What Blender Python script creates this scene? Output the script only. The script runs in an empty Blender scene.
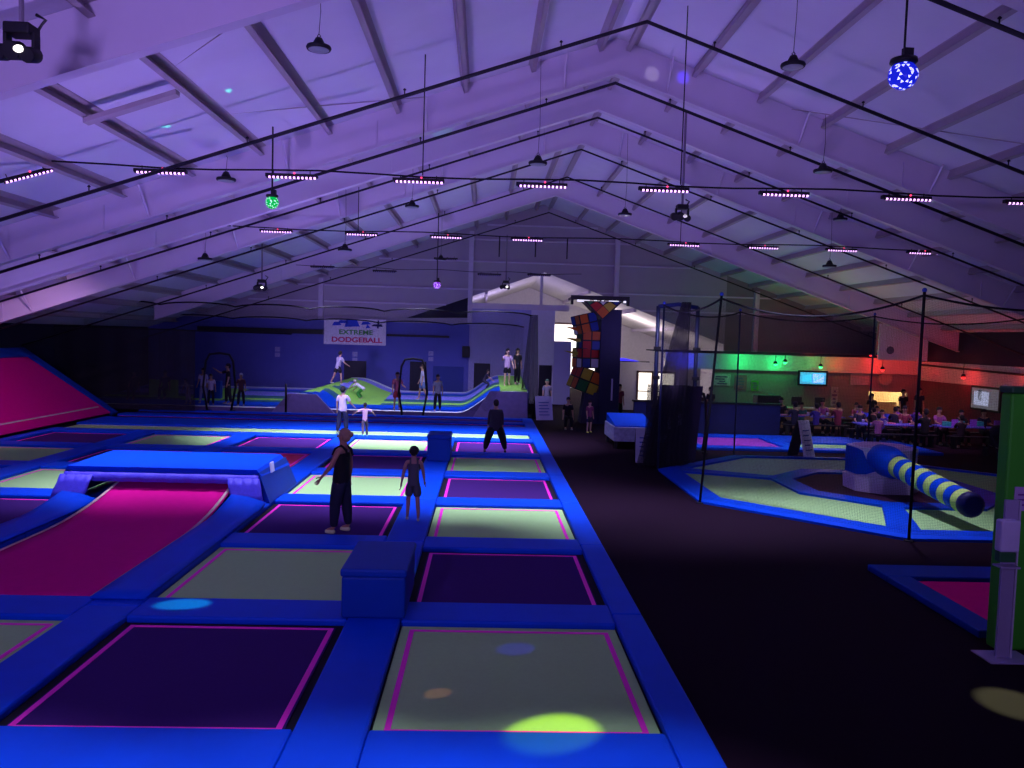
import bpy, bmesh, math, random
from mathutils import Vector, Matrix
random.seed(7)
S = bpy.context.scene
COL = S.collection
PI = math.pi
V = Vector

# ------------------------------------------------------------------ camera
cd = bpy.data.cameras.new('camera'); cam = bpy.data.objects.new('camera', cd); COL.objects.link(cam)
cd.sensor_width = 36.0; cd.lens = 36.0 * 800 / 1024; cd.clip_start = .05; cd.clip_end = 300
yaw, pitch, roll = .034933, -.058626, .029155
cy, sy = math.cos(yaw), math.sin(yaw)
fw = V((sy*math.cos(pitch), cy*math.cos(pitch), math.sin(pitch)))
rt = V((cy, -sy, 0)); up = rt.cross(fw)
c_, s_ = math.cos(roll), math.sin(roll)
r2 = rt*c_ + up*s_; u2 = up*c_ - rt*s_
m = Matrix((( r2.x, u2.x, -fw.x, 0), (r2.y, u2.y, -fw.y, 0), (r2.z, u2.z, -fw.z, 3.5), (0, 0, 0, 1)))
cam.matrix_world = m
S.camera = cam

# ------------------------------------------------------------------ world, view, large lights
W = bpy.data.worlds.new('world'); S.world = W; W.use_nodes = True
W.node_tree.nodes['Background'].inputs[0].default_value = (.10, .08, .3, 1)
W.node_tree.nodes['Background'].inputs[1].default_value = .02
S.view_settings.view_transform = 'Standard'; S.view_settings.look = 'None'
S.view_settings.gamma = 1; S.view_settings.exposure = 0; S.view_settings.use_curve_mapping = False

def spot(name, loc, target, power, color, angle, blend=1.0, size=.04):
    l = bpy.data.lights.new(name, 'SPOT'); l.energy = power; l.color = color
    l.spot_size = math.radians(angle); l.spot_blend = blend; l.shadow_soft_size = size
    o = bpy.data.objects.new(name, l); COL.objects.link(o); o.location = loc
    d = V(target) - V(loc); o.rotation_euler = d.to_track_quat('-Z', 'Y').to_euler(); return o
def point(name, loc, power, color, size=.05):
    l = bpy.data.lights.new(name, 'POINT'); l.energy = power; l.color = color; l.shadow_soft_size = size
    o = bpy.data.objects.new(name, l); COL.objects.link(o); o.location = loc; return o

UVD = (.64, .58, 1.0)       # light of the bars on the deck
UPC = (.46, .30, 1.0)       # lavender of the added roof fill
K_DOWN, K_UP = 2.3, 1.02
# unseen lavender fill spots added to brighten the roof and the frames
for (x, y, z, tx, ty, tz, p, a) in (
    (-3.5, -1.5, 4.2, -4.5, 13, 8.6, 2900, 110), (5.0, -1.0, 4.2, 5.0, 14, 9.0, 1000, 120),
    (-5.0, 12.5, 1.8, -4.0, 15.5, 8.5, 750, 140), (-10.5, 10, 2.2, -10.5, 19, 5.8, 300, 110), (4.0, 12.5, 2.2, 4.0, 15.5, 9.0, 380, 150),
    (-4.0, 20.5, 2.0, -3.5, 23.5, 8.5, 700, 150), (4.0, 19.5, 2.2, 6.0, 23.0, 9.0, 420, 150),
    (-2.0, 29.0, 2.0, -1.5, 32.0, 9.0, 440, 130), (6.5, 30.0, 2.5, 6.0, 33.0, 9.0, 240, 150),
    (-1.0, 35.5, 2.6, -.5, 42.5, 6.0, 70, 140), (-7.5, 36.5, 2.6, -7.5, 42.5, 3.0, 270, 130), (-11.5, 19.5, 2.4, -11.5, 24, 5.5, 190, 120), (-11.0, 24.5, 2.0, -10.5, 34, 5.5, 240, 110)):
    spot('roof_fill', (x, y, z), (tx, ty, tz), p*K_UP, UPC, a, 1.0, .6 if y < 0 else .04)

# ------------------------------------------------------------------ materials
MATS = {}
def mat(name, col, rough=.6, noise=.12, scale=6, bump=.0, emit=None, es=0, metal=0, spec=.3, alpha=None):
    if name in MATS: return MATS[name]
    M = bpy.data.materials.new(name); M.use_nodes = True; MATS[name] = M
    nt = M.node_tree; b = nt.nodes['Principled BSDF']
    b.inputs['Roughness'].default_value = rough; b.inputs['Metallic'].default_value = metal
    b.inputs['Specular IOR Level'].default_value = spec
    tc = nt.nodes.new('ShaderNodeTexCoord'); nz = nt.nodes.new('ShaderNodeTexNoise')
    nz.inputs['Scale'].default_value = scale; nz.inputs['Detail'].default_value = 4
    nt.links.new(tc.outputs['Object'], nz.inputs['Vector'])
    mx = nt.nodes.new('ShaderNodeMix'); mx.data_type = 'RGBA'
    mx.inputs[6].default_value = (*[c*(1-noise) for c in col], 1)
    mx.inputs[7].default_value = (*[min(1, c*(1+noise)) for c in col], 1)
    nt.links.new(nz.outputs['Fac'], mx.inputs[0]); nt.links.new(mx.outputs[2], b.inputs['Base Color'])
    if bump:
        bp = nt.nodes.new('ShaderNodeBump'); bp.inputs['Strength'].default_value = bump
        bp.inputs['Distance'].default_value = .02
        nt.links.new(nz.outputs['Fac'], bp.inputs['Height']); nt.links.new(bp.outputs[0], b.inputs['Normal'])
    if emit:
        b.inputs['Emission Color'].default_value = (*emit, 1); b.inputs['Emission Strength'].default_value = es
    return M
def net_mat(name, col, pitch, wire):
    M = bpy.data.materials.new(name); M.use_nodes = True; MATS[name] = M
    nt = M.node_tree; b = nt.nodes['Principled BSDF']; b.inputs['Base Color'].default_value = (*col, 1)
    b.inputs['Roughness'].default_value = .9
    out = nt.nodes['Material Output']; tr = nt.nodes.new('ShaderNodeBsdfTransparent'); ms = nt.nodes.new('ShaderNodeMixShader')
    uv = nt.nodes.new('ShaderNodeUVMap'); sp = nt.nodes.new('ShaderNodeSeparateXYZ'); nt.links.new(uv.outputs[0], sp.inputs[0])
    fs = []
    for i in (0, 1):
        d = nt.nodes.new('ShaderNodeMath'); d.operation = 'DIVIDE'; d.inputs[1].default_value = pitch
        nt.links.new(sp.outputs[i], d.inputs[0])
        fr = nt.nodes.new('ShaderNodeMath'); fr.operation = 'FRACT'; nt.links.new(d.outputs[0], fr.inputs[0])
        lt = nt.nodes.new('ShaderNodeMath'); lt.operation = 'LESS_THAN'; lt.inputs[1].default_value = wire/pitch
        nt.links.new(fr.outputs[0], lt.inputs[0]); fs.append(lt)
    mxm = nt.nodes.new('ShaderNodeMath'); mxm.operation = 'MAXIMUM'
    nt.links.new(fs[0].outputs[0], mxm.inputs[0]); nt.links.new(fs[1].outputs[0], mxm.inputs[1])
    nt.links.new(mxm.outputs[0], ms.inputs[0]); nt.links.new(tr.outputs[0], ms.inputs[1]); nt.links.new(b.outputs[0], ms.inputs[2])
    nt.links.new(ms.outputs[0], out.inputs[0]); return M

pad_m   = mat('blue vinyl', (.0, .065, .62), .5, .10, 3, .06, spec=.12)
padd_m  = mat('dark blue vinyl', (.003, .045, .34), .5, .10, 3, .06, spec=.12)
skirt_m = mat('pleated violet blue vinyl', (.07, .06, .62), .5, .2, 14, .3)
bedw_m  = mat('glowing pale mesh', (.38, .68, .24), .8, .06, 20, spec=.05)
bedp_m  = mat('purple mesh', (.050, .016, .130), .85, .10, 30, spec=.05)
bedk_m  = mat('magenta mesh', (.62, .0, .20), .8, .08, 10, spec=.1)
bedr_m  = mat('red mesh', (.80, .03, .13), .8, .08, 10)
line_m  = mat('neon pink webbing', (1.0, .03, .55), .7, .04)
trim_m  = mat('grey webbing', (.55, .42, .36), .8, .1)
gap_m   = mat('black spring pit', (.006, .006, .012), .9, .1)
carpet_m= mat('black carpet', (.014, .006, .014), .95, .6, 160, .3, spec=.05)
roof_m  = mat('white roof liner', (.70, .66, .76), .8, .06, 1.5, .1)
frame_m = mat('white painted steel', (.62, .55, .66), .5, .05, 2)
purl_m  = mat('tan purlin', (.42, .35, .38), .6, .08, 4)
pipe_m  = mat('black pipe', (.012, .010, .018), .5, .1)
wall_m  = mat('grey wall sheeting', (.36, .31, .38), .8, .08, 2)
blue_w  = mat('blue painted wall', (.10, .11, .50), .7, .12, 1)
blue_d  = mat('dark blue panel', (.03, .05, .30), .7, .12, 1)
lav_w   = mat('lavender partition', (.38, .36, .66), .8, .06, 1)
dark_w  = mat('black wall', (.018, .018, .035), .9, .2, 2)
white_m = mat('white plastic', (.82, .80, .86), .5, .05)
black_m = mat('black plastic', (.010, .010, .014), .5, .1)
rope_m  = mat('black rope', (.006, .006, .010), .8, .1)
green_m = mat('bright green panel', (.05, .42, .02), .6, .1, 3)
skin_m  = mat('skin', (.42, .24, .17), .6, .08)
skin2_m = mat('light skin', (.60, .38, .28), .6, .08)
skin3_m = mat('brown skin', (.22, .12, .08), .6, .08)
net_m   = net_mat('black netting', (.008, .008, .012), .03, .0026)
netd_m  = net_mat('dense black netting', (.010, .010, .016), .02, .010)

# ------------------------------------------------------------------ mesh helpers
class MB:
    def __init__(s): s.bm = bmesh.new(); s.uv = None
    def face(s, pts, mi=0):
        f = s.bm.faces.new([s.bm.verts.new(p) for p in pts]); f.material_index = mi; return f
    def box(s, a, b, mi=0, bev=0, M=None):
        n0 = set(s.bm.faces)
        x0, y0, z0 = a; x1, y1, z1 = b
        vs = [s.bm.verts.new(p) for p in ((x0,y0,z0),(x1,y0,z0),(x1,y1,z0),(x0,y1,z0),(x0,y0,z1),(x1,y0,z1),(x1,y1,z1),(x0,y1,z1))]
        fs = [s.bm.faces.new([vs[i] for i in q]) for q in ((0,3,2,1),(4,5,6,7),(0,1,5,4),(1,2,6,5),(2,3,7,6),(3,0,4,7))]
        if bev:
            es = list({e for f in fs for e in f.edges})
            bmesh.ops.bevel(s.bm, geom=es, offset=bev, segments=2, affect='EDGES', profile=.5)
        new = [f for f in s.bm.faces if f not in n0]
        for f in new: f.material_index = mi
        if M is not None:
            vv = {v for f in new for v in f.verts}
            bmesh.ops.transform(s.bm, matrix=M, verts=list(vv))
        return s
    def prism(s, poly, z0, z1, mi=0):
        lo = [s.bm.verts.new((p[0], p[1], z0 if len(p) < 3 else p[2]-(z1-z0))) for p in poly]
        hi = [s.bm.verts.new((p[0], p[1], z1 if len(p) < 3 else p[2])) for p in poly]
        n = len(poly)
        fs = [s.bm.faces.new(hi), s.bm.faces.new(lo[::-1])] + [s.bm.faces.new((lo[i], lo[(i+1) % n], hi[(i+1) % n], hi[i])) for i in range(n)]
        for f in fs: f.material_index = mi
        return s
    def hex8(s, lo, hi, mi=0):
        l = [s.bm.verts.new(p) for p in lo]; h = [s.bm.verts.new(p) for p in hi]; n = len(l)
        fs = [s.bm.faces.new(h), s.bm.faces.new(l[::-1])] + [s.bm.faces.new((l[i], l[(i+1) % n], h[(i+1) % n], h[i])) for i in range(n)]
        for f in fs: f.material_index = mi
        return s
    def tube(s, pts, r, n=8, mi=0, close=False):
        pts = [V(p) for p in pts]; rs = r if isinstance(r, (list, tuple)) else [r]*len(pts)
        rings = []
        for i, p in enumerate(pts):
            if close: d = pts[(i+1) % len(pts)] - pts[i-1]
            else: d = pts[min(i+1, len(pts)-1)] - pts[max(i-1, 0)]
            d.normalize(); a = d.cross(V((0, 0, 1)))
            if a.length < .05: a = d.cross(V((0, 1, 0)))
            a.normalize(); b = d.cross(a)
            rings.append([s.bm.verts.new(p + (a*math.cos(2*PI*k/n) + b*math.sin(2*PI*k/n))*rs[i]) for k in range(n)])
        m_ = len(rings)
        for i in range(m_ if close else m_-1):
            A, B = rings[i], rings[(i+1) % m_]
            for k in range(n):
                f = s.bm.faces.new((A[k], A[(k+1) % n], B[(k+1) % n], B[k])); f.material_index = mi; f.smooth = n > 6
        if not close:
            for R_ in (rings[0][::-1], rings[-1]): s.bm.faces.new(R_).material_index = mi
        return s
    def lathe(s, prof, c=(0, 0, 0), n=20, mi=0, M=None):
        rings = []; c = V(c); T = M or Matrix.Identity(4)
        for (r, z) in prof:
            rings.append([s.bm.verts.new(c + (T @ V((max(r, .0005)*math.cos(2*PI*k/n), max(r, .0005)*math.sin(2*PI*k/n), z)))) for k in range(n)])
        for A, B in zip(rings, rings[1:]):
            for k in range(n):
                f = s.bm.faces.new((A[k], A[(k+1) % n], B[(k+1) % n], B[k])); f.material_index = mi; f.smooth = True
        s.bm.faces.new(rings[0][::-1]).material_index = mi; s.bm.faces.new(rings[-1]).material_index = mi
        return s
    def ball(s, c, r, n=12, mi=0, M=None):
        rx, ry, rz = r if isinstance(r, (tuple, list)) else (r, r, r)
        T = Matrix.Translation(c) @ (M or Matrix.Identity(4)) @ Matrix.Diagonal((rx, ry, rz, 1))
        g = bmesh.ops.create_uvsphere(s.bm, u_segments=n, v_segments=max(6, n*2//3), radius=1, matrix=T)
        for f in {f for v in g['verts'] for f in v.link_faces}: f.material_index = mi; f.smooth = True
        return s
    def sheet(s, P, nu, nv, mi=0, uv=None):
        """P(i,j) grid of points"""
        g = [[s.bm.verts.new(P(i, j)) for j in range(nv+1)] for i in range(nu+1)]
        if uv and s.uv is None: s.uv = s.bm.loops.layers.uv.new('UVMap')
        for i in range(nu):
            for j in range(nv):
                f = s.bm.faces.new((g[i][j], g[i+1][j], g[i+1][j+1], g[i][j+1])); f.material_index = mi(i, j) if callable(mi) else mi; f.smooth = True
                if uv:
                    for lp, (a, b) in zip(f.loops, ((i, j), (i+1, j), (i+1, j+1), (i, j+1))): lp[s.uv].uv = uv(a, b)
        return s
    def build(s, name, mats, parent=None, kind=None, solid=0):
        me = bpy.data.meshes.new(name); s.bm.normal_update()
        bmesh.ops.recalc_face_normals(s.bm, faces=s.bm.faces) if not solid else None
        s.bm.to_mesh(me); s.bm.free()
        for mm in (mats if isinstance(mats, (list, tuple)) else [mats]): me.materials.append(mm)
        o = bpy.data.objects.new(name, me); COL.objects.link(o)
        if parent: o.parent = parent
        if kind: o['kind'] = kind
        if solid:
            md = o.modifiers.new('thick', 'SOLIDIFY'); md.thickness = solid; md.offset = -1
        return o
def tag(o, label, cat, group=None):
    o['label'] = label; o['category'] = cat
    if group: o['group'] = group
    return o
def thing(name, loc, label, cat, group=None, rz=0):
    o = bpy.data.objects.new(name, None); COL.objects.link(o); o.location = loc; o.rotation_euler = (0, 0, rz)
    o.empty_display_size = .1
    return tag(o, label, cat, group)
def dup(root, loc=None, label=None, group=None, rz=None):
    def cp(o, par):
        c = o.copy(); COL.objects.link(c)
        if par: c.parent = par
        for ch in list(o.children): cp(ch, c)
        return c
    r = cp(root, None)
    if loc is not None: r.location = loc
    if rz is not None: r.rotation_euler = (0, 0, rz)
    if label: r['label'] = label
    if group: r['group'] = group
    return r
def text_mesh(name, s, size, loc, rot, m_, parent, sx=1, label=None):
    cu = bpy.data.curves.new(name, 'FONT'); cu.body = s; cu.size = size; cu.extrude = .006; cu.offset = size*.03
    cu.align_x = 'CENTER'; cu.align_y = 'CENTER'
    t = bpy.data.objects.new(name, cu); COL.objects.link(t)
    dg = bpy.context.evaluated_depsgraph_get()
    me = bpy.data.meshes.new_from_object(t.evaluated_get(dg)); bpy.data.objects.remove(t)
    me.materials.clear(); me.materials.append(m_)
    o = bpy.data.objects.new(name, me); COL.objects.link(o); o.location = loc; o.rotation_euler = rot; o.scale = (sx, 1, 1); o.parent = parent
    if label: o['label'] = label
    return o

# ------------------------------------------------------------------ building shell
RX, ZB, SL = 2.87, 9.65, .343            # ridge x, bottom of frames at the ridge, roof slope
XL, XR, YE = -17.6, 21.0, 42.5
zf = lambda x: ZB - SL*abs(x-RX)
MB().box((XL-.4, -8, -.2), (XR+.4, 62, 0)).build('floor', carpet_m, kind='structure')
rb = MB()
xs = [XL-.3, RX, XR+2.5]
for a, b in ((XL-.3, RX), (RX, XR+2.5)):
    rb.hex8([(a, -8, zf(a)+.85), (b, -8, zf(b)+.85), (b, YE+.2, zf(b)+.85), (a, YE+.2, zf(a)+.85)],
            [(a, -8, zf(a)+.97), (b, -8, zf(b)+.97), (b, YE+.2, zf(b)+.97), (a, YE+.2, zf(a)+.97)])
rb.build('ceiling', roof_m, kind='structure')
MB().box((XL-.3, -8, 0), (XL, YE, zf(XL)+.85)).build('wall_left', dark_w, kind='structure')
MB().box((XL, -8.2, 0), (XR, -8, 11)).build('wall_behind', dark_w, kind='structure')
rw = MB(); rw.box((XR, -8, 2.9), (XR+.3, 38, zf(XR)+1.0), 0); rw.box((XR, -8, 2.0), (XR+.3, 38, 2.9), 1); rw.box((XR, -8, 0), (XR+.3, 38, 2.0), 2)
rw.build('wall_right', [dark_w, mat('white soffit', (.6, .55, .55), .7), mat('maroon wall', (.16, .03, .05), .7, .1, 2)], kind='structure')
# far gable wall with a gable shaped opening into the next hall
GX, GZ, GS = 3.05, 6.98, .364
gz = lambda x: GZ - GS*abs(x-GX)
fwb = MB()
zt = lambda x: zf(x)+.85
def wall_poly(pts, mi): # extruded in y
    fwb.hex8([(x, YE, z) for x, z in pts], [(x, YE+.15, z) for x, z in pts], mi)
wall_poly([(XL, 4.1), (-4.2, 4.1), (-4.2, 4.34), (-4.2, zt(-4.2)), (XL, zt(XL))] if False else [(XL, 4.1), (-4.2, 4.1), (-4.2, zt(-4.2)), (XL, zt(XL))], 0)
wall_poly([(-4.2, gz(-4.2)), (GX, GZ), (GX, zt(GX)), (RX, zt(RX)), (-4.2, zt(-4.2))], 0)
wall_poly([(GX, GZ), (12.8, gz(12.8)), (12.8, zt(12.8)), (GX, zt(GX))], 0)
wall_poly([(12.8, 0), (XR+1, 0), (XR+1, zt(XR+1)), (12.8, zt(12.8))], 3)  # right end darkened in colour to stand for its lack of light
wall_poly([(XL, 0), (-.85, 0), (-.85, 4.1), (XL, 4.1)], 1)
wall_poly([(-4.2, 4.1), (-.85, 4.1), (-.85, 4.45), (-4.2, 4.34)], 0)
fwb.hex8([(-4.3, YE+.17, 4.0), (-.9, YE+.17, 4.0), (-.9, YE+.17, gz(-.9)+.1), (-4.3, YE+.17, gz(-4.3)+.1)], [(-4.3, YE+.2, 4.0), (-.9, YE+.2, 4.0), (-.9, YE+.2, gz(-.9)+.1), (-4.3, YE+.2, gz(-4.3)+.1)], 2)  # black sheet put in to darken the left part of the opening
fwb.build('wall_back', [wall_m, blue_w, dark_w, mat('shade darkened sheeting', (.20, .18, .20), .8, .1, 2)], kind='structure')
MB().box((-.85, YE, 0), (2.4, YE+.15, 4.95)).build('wall_partition', lav_w, kind='structure')
MB().box((2.4, YE-.15, 0), (3.65, YE+.15, 4.95)).build('wall_partition', mat('pale partition', (.62, .60, .78), .8), kind='structure')
MB().box((3.65, YE-.3, 0), (4.55, YE, 3.35)).build('wall_partition', lav_w, kind='structure')
MB().box((-.95, YE-.05, 4.95), (4.4, YE+.3, 5.25)).build('trim_1', frame_m, kind='structure')
MB().box((2.85, YE+.2, 5.25), (3.0, YE+.35, 7.0)).build('trim_2', frame_m, kind='structure')
MB().box((-2.72, YE-.03, .1), (-1.1, YE, 1.85)).build('trim_3', blue_d, kind='structure')
MB().box((-15, YE-.25, 3.35), (-8.5, YE-.02, 3.6)).build('trim_4', black_m, kind='structure')
MB().box((-5.2, YE-.12, 3.35), (-1.9, YE-.02, 3.47)).build('trim_5', black_m, kind='structure')
# columns and girts of the far wall
cb = MB()
for x in (-8.64, -.85, 6.85, 14.4):
    z0 = 4.1 if x < 0 else gz(x) if x < 12 else 3.0
    cb.box((x-.12, YE-.25, z0), (x+.12, YE, zf(x)+.6))
for z in (5.1, 5.95, 7.42, 8.57, 9.35):
    hw = (ZB+.7-z)/SL
    a, b = max(RX-hw, XL), min(RX+hw, XR)
    if z < GZ:
        g = (GZ-z)/GS; segs = ((a, GX-g), (GX+g, b))
    else: segs = ((a, b),)
    for p, q in segs: cb.box((p, YE-.1, z-.04), (q, YE, z+.04))
cb.build('trim_6', mat('wall girt', (.52, .46, .58), .6), kind='structure')
# hall beyond
an = MB()
an.box((-6, 57, 0), (14, 57.2, 7.4), 0); an.box((-6.2, YE+.2, 0), (-6, 57, 5), 0); an.box((14, YE+.2, 0), (14.2, 57, 5), 0)
for a, b in ((-6, GX), (GX, 14)):
    an.hex8([(a, YE+.16, gz(a)+.05), (b, YE+.16, gz(b)+.05), (b, 57, gz(b)+.05), (a, 57, gz(a)+.05)], [(a, YE+.16, gz(a)+.15), (b, YE+.16, gz(b)+.15), (b, 57, gz(b)+.15), (a, 57, gz(a)+.15)], 0)
for x in (-2.5, 0, 5.5, 8, 10.5): an.box((x-.06, YE+.3, gz(x)-.15), (x+.06, 57, gz(x)+.05), 1)
for y in (46, 50, 54):
    for z in (1.6, 3.0, 4.2): an.box((13.9, y, z-.05), (14, y+3, z+.05), 1)
an.build('wall_annex', [mat('white annex sheeting', (.78, .75, .74), .8), frame_m], kind='structure')
point('annex_lamp', (8.5, 48, 3.0), 360, (1, .84, .88), .1)
point('annex_lamp', (.8, 47, 3.4), 330, (.62, .50, 1.0), .1)
warm_e = mat('bright daylight pane', (.9, .85, .8), .5, .02, emit=(1.0, .90, .78), es=1.6)
for i, (x0, x1, z0, z1) in enumerate(((4.6, 8.2, .1, 4.5),)):
    w = MB(); w.box((x0, 56.9, z0), (x1, 56.98, z1), 0)
    w.build('window_%d' % (i+1), warm_e, kind='structure')
    f = MB()
    for a, b in (((x0-.1, 56.8, z0), (x0, 56.98, z1)), ((x1, 56.8, z0), (x1+.1, 56.98, z1)), ((x0-.1, 56.8, z1), (x1+.1, 56.98, z1+.12)), ((x0, 56.85, (z0+z1)/2), (x1, 56.9, (z0+z1)/2+.06))): f.box(a, b)
    f.build('window_%d' % (i+11), mat('window surround', (.25, .16, .14), .6), kind='structure')
# pale wall with two lit glass doors right of the climbing tower
MB().box((6.3, 40, 0), (10.9, 40.25, 2.42)).build('wall_doors', mat('pale door wall', (.55, .52, .56), .8), kind='structure')
point('door_wall_lamp', (8.2, 38.6, 2.2), 22, (1, .85, .75), .06)
for i, (x0, x1) in enumerate(((7.75, 8.4), (8.75, 9.55))):
    d = MB(); d.box((x0, 39.95, .02), (x1, 39.99, 1.9)); d.build('door_%d' % (i+11), warm_e, kind='structure')
    d = MB()
    for a, b in (((x0-.09, 39.9, 0), (x0, 39.99, 2.0)), ((x1, 39.9, 0), (x1+.09, 39.99, 2.0)), ((x0-.09, 39.9, 1.9), (x1+.09, 39.99, 2.0)), ((x0, 39.92, .95), (x1, 39.95, 1.0))): d.box(a, b)
    d.build('trim_%d' % (i+11), mat('brown door frame', (.12, .07, .06), .6), kind='structure')
# dark doorways in the back wall
for i, (x0, x1, z1) in enumerate(((-7.34, -6.3, 1.95), (-3.88, -3.14, 2.0), (-.5, .24, 2.0), (2.95, 3.5, 2.0))):
    d = MB(); yy = YE-.04 if x0 < 2 else YE-.19
    d.box((x0, yy, 0), (x1, yy+.03, z1)); d.box((x0-.06, yy-.02, 0), (x0, yy+.03, z1+.06)); d.box((x1, yy-.02, 0), (x1+.06, yy+.03, z1+.06)); d.box((x0, yy-.02, z1), (x1, yy+.03, z1+.06))
    d.build('door_%d' % (i+1), mat('black door', (.012, .01, .03), .5), kind='structure')

# steel frames: web, flanges, stiffeners
def frame(Y, label, flange=.22, stiff=False, xl=None):
    t = thing('roof_frame', (RX, Y, ZB), label, 'roof beam', 'white steel roof frames')
    for sgn in (-1, 1):
        xe = (xl or XL) if sgn < 0 else XR+1.5
        L = abs(xe-RX)
        w = MB(); w.hex8([(0, -.01, 0), (sgn*L, -.01, -SL*L), (sgn*L, -.01, -SL*L+.84), (0, -.01, .84)], [(0, .01, 0), (sgn*L, .01, -SL*L), (sgn*L, .01, -SL*L+.84), (0, .01, .84)])
        for k in range(1, int(L/3)):
            x = sgn*k*6.2+.7; w.box((x-.006, -.05, -SL*abs(x)+.02), (x+.006, .05, -SL*abs(x)+.62)) if abs(x) < L else None
        w.build('web', frame_m, t)
        for nm, dz in (('bottom_flange', 0),):
            f = MB(); f.hex8([(0, -flange/2, dz-.015), (sgn*L, -flange/2, -SL*L+dz-.015), (sgn*L, flange/2, -SL*L+dz-.015), (0, flange/2, dz-.015)],
                             [(0, -flange/2, dz+.015), (sgn*L, -flange/2, -SL*L+dz+.015), (sgn*L, flange/2, -SL*L+dz+.015), (0, flange/2, dz+.015)])
            f.build(nm, frame_m, t)
        if stiff:
            for k in range(0, int(L/1.58)-1, 2):
                x = sgn*(1.2+k*1.58)
                MB().tube([(x, 0, -SL*abs(x)+.02), (x, -.62, -SL*abs(x)+.66)], .028, 4).build('flange_brace', frame_m, t)
                if k % 4 == 0: MB().tube([(x, 0, -SL*abs(x)+.02), (x, .62, -SL*abs(x)+.66)], .028, 4).build('flange_brace', frame_m, t)
    return t
for Y, lb, st in ((2.6, 'white steel roof frame nearest the viewer, above the top edge', False), (10.9, 'white steel roof frame crossing the upper left corner behind the round stage light', False),
              (18.9, 'white steel roof frame with diagonal braces directly behind the nearest row of light bars', True),
              (21.8, 'plain bright lavender roof frame, third one seen under the ridge', False),
              (25.5, 'white steel roof frame with braces, fourth one seen under the ridge', True),
              (34.9, 'farthest white steel roof frame in front of the back wall', False)):
    frame(Y, lb, stiff=st, xl=-14.2 if Y > 30 else None)
# purlins
n = 0
for sgn in (-1, 1):
    for k in range(14):
        x = RX + sgn*(.38+k*1.55)
        if x < XL+.2 or x > XR+1.8: continue
        z = zf(x)+.85
        p = MB(); th = -sgn*math.atan(SL)
        p.box((-.10, -8, -.20), (-.088, YE, 0)); p.box((-.10, -8, -.20), (-.0, YE, -.188)); p.box((-.12, -8, -.012), (.10, YE, 0))
        o = p.build('purlin', purl_m); o.location = (x, 0, z); o.rotation_euler = (0, -th, 0)
        tag(o, '%s roof purlin %s the ridge' % ('tan steel', 'just beside' if k == 0 else ['second', 'third', 'fourth', 'fifth', 'sixth', 'seventh', 'eighth', 'ninth', 'tenth', 'eleventh', 'twelfth', 'thirteenth', 'fourteenth'][k-1] + ' one out from') + (', on the left slope' if sgn < 0 else ', on the right slope'), 'purlin', 'roof purlins'); n += 1
# insulation ribs of the roof sheet
# sprinkler pipes
for Y, lb in ((6.5, 'black sprinkler pipe above the viewer'), (11.25, 'black sprinkler pipe cutting the top right corner'), (15.3, 'thick black sprinkler pipe with the highest peak in view'), (18.95, 'black sprinkler pipe under the nearest braced frame'), (21.9, 'black sprinkler pipe under the bright lavender frame'),
          (25.6, 'black sprinkler pipe under the second braced frame'), (30.0, 'black sprinkler pipe in the bay before the farthest frame'), (38.5, 'black sprinkler pipe in front of the back wall')):
    t = thing('sprinkler_pipe', (RX, Y, ZB-.17), lb, 'sprinkler pipe', 'black roof sprinkler pipes')
    half = 10 < Y < 13
    MB().tube(([] if half else [((XL+.6)-RX, 0, -SL*(RX-XL-.6))])+[(0, 0, 0), (XR+.8-RX, 0, -SL*(XR+.8-RX))], .038 if Y < 20 else .03, 8).build('pipe', pipe_m, t)
    for k in range(0 if half else -5, 6):
        x = k*2.9+1.3
        MB().lathe([(.012, 0), (.012, .08), (.03, .085), (.03, .10), (.01, .12)], (x, 0, -SL*abs(x)+.02), 8).build('sprinkler_head', pipe_m, t)
# roof bracing rods
for (a, b, lb) in (((-13, 11, 5.2), (-1.5, 18.8, 8.95), 'thin bracing rod rising rightwards across the upper left bay'), ((-1.5, 11, 8.95), (-13, 18.8, 5.2), 'thin bracing rod falling rightwards across the upper left bay'),
                   ((7, 11, 9.0), (18.5, 18.8, 5.2), 'thin bracing rod falling away across the upper right bay'), ((18.5, 11, 5.2), (7, 18.8, 9.0), 'thin bracing rod crossing behind the blue mirror ball')):
    tag(MB().tube([a, b], .012, 5).build('bracing_rod', purl_m), lb, 'bracing rod')
tag(MB().hex8([(-6.8, 13.8, 6.86), (-5.28, 13.8, 7.39), (-5.28, 14.0, 7.39), (-6.8, 14.0, 6.86)], [(-6.8, 13.8, 6.94), (-5.28, 13.8, 7.47), (-5.28, 14.0, 7.47), (-6.8, 14.0, 6.94)]).build('purlin_strut', purl_m), 'short tan strut between two purlins at upper left', 'strut')
bpy.data.objects['purlin_strut'].rotation_euler = (0, 0, 0)

# ------------------------------------------------------------------ trampoline court
CXS = [.375, -2.85, -6.07, -9.29, -12.51]; HB = 1.29; HL = 1.17
NR = [6.74+3.335*k for k in range(6)]; FR = [9.38+3.33*k for k in range(6)]
ZT = .10
deck = thing('padded_deck', (-6, 18, 0), 'bright blue padded deck framing the grid of trampolines left of the dark walkway', 'padding')
def dpart(name, a, b, m_=pad_m, bev=.028):
    o = MB().box(a, b, 0, bev).build(name, m_, deck); o.location = (6, -18, 0); return o
for i in range(6):                               # long pads between the columns
    x0 = CXS[i]+HB if i < 5 else -14.15
    x1 = (2.05 if i == 0 else CXS[i-1]-HB) if i < 5 else CXS[4]-HB
    segs = [5.5]+[ (FR[k]+NR[k+1])/2 for k in range(5)]+[26.75]
    for a, b in zip(segs, segs[1:]): dpart('pad', (x0+.003, a+.003, 0), (x1-.003, b-.003, ZT))
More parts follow.
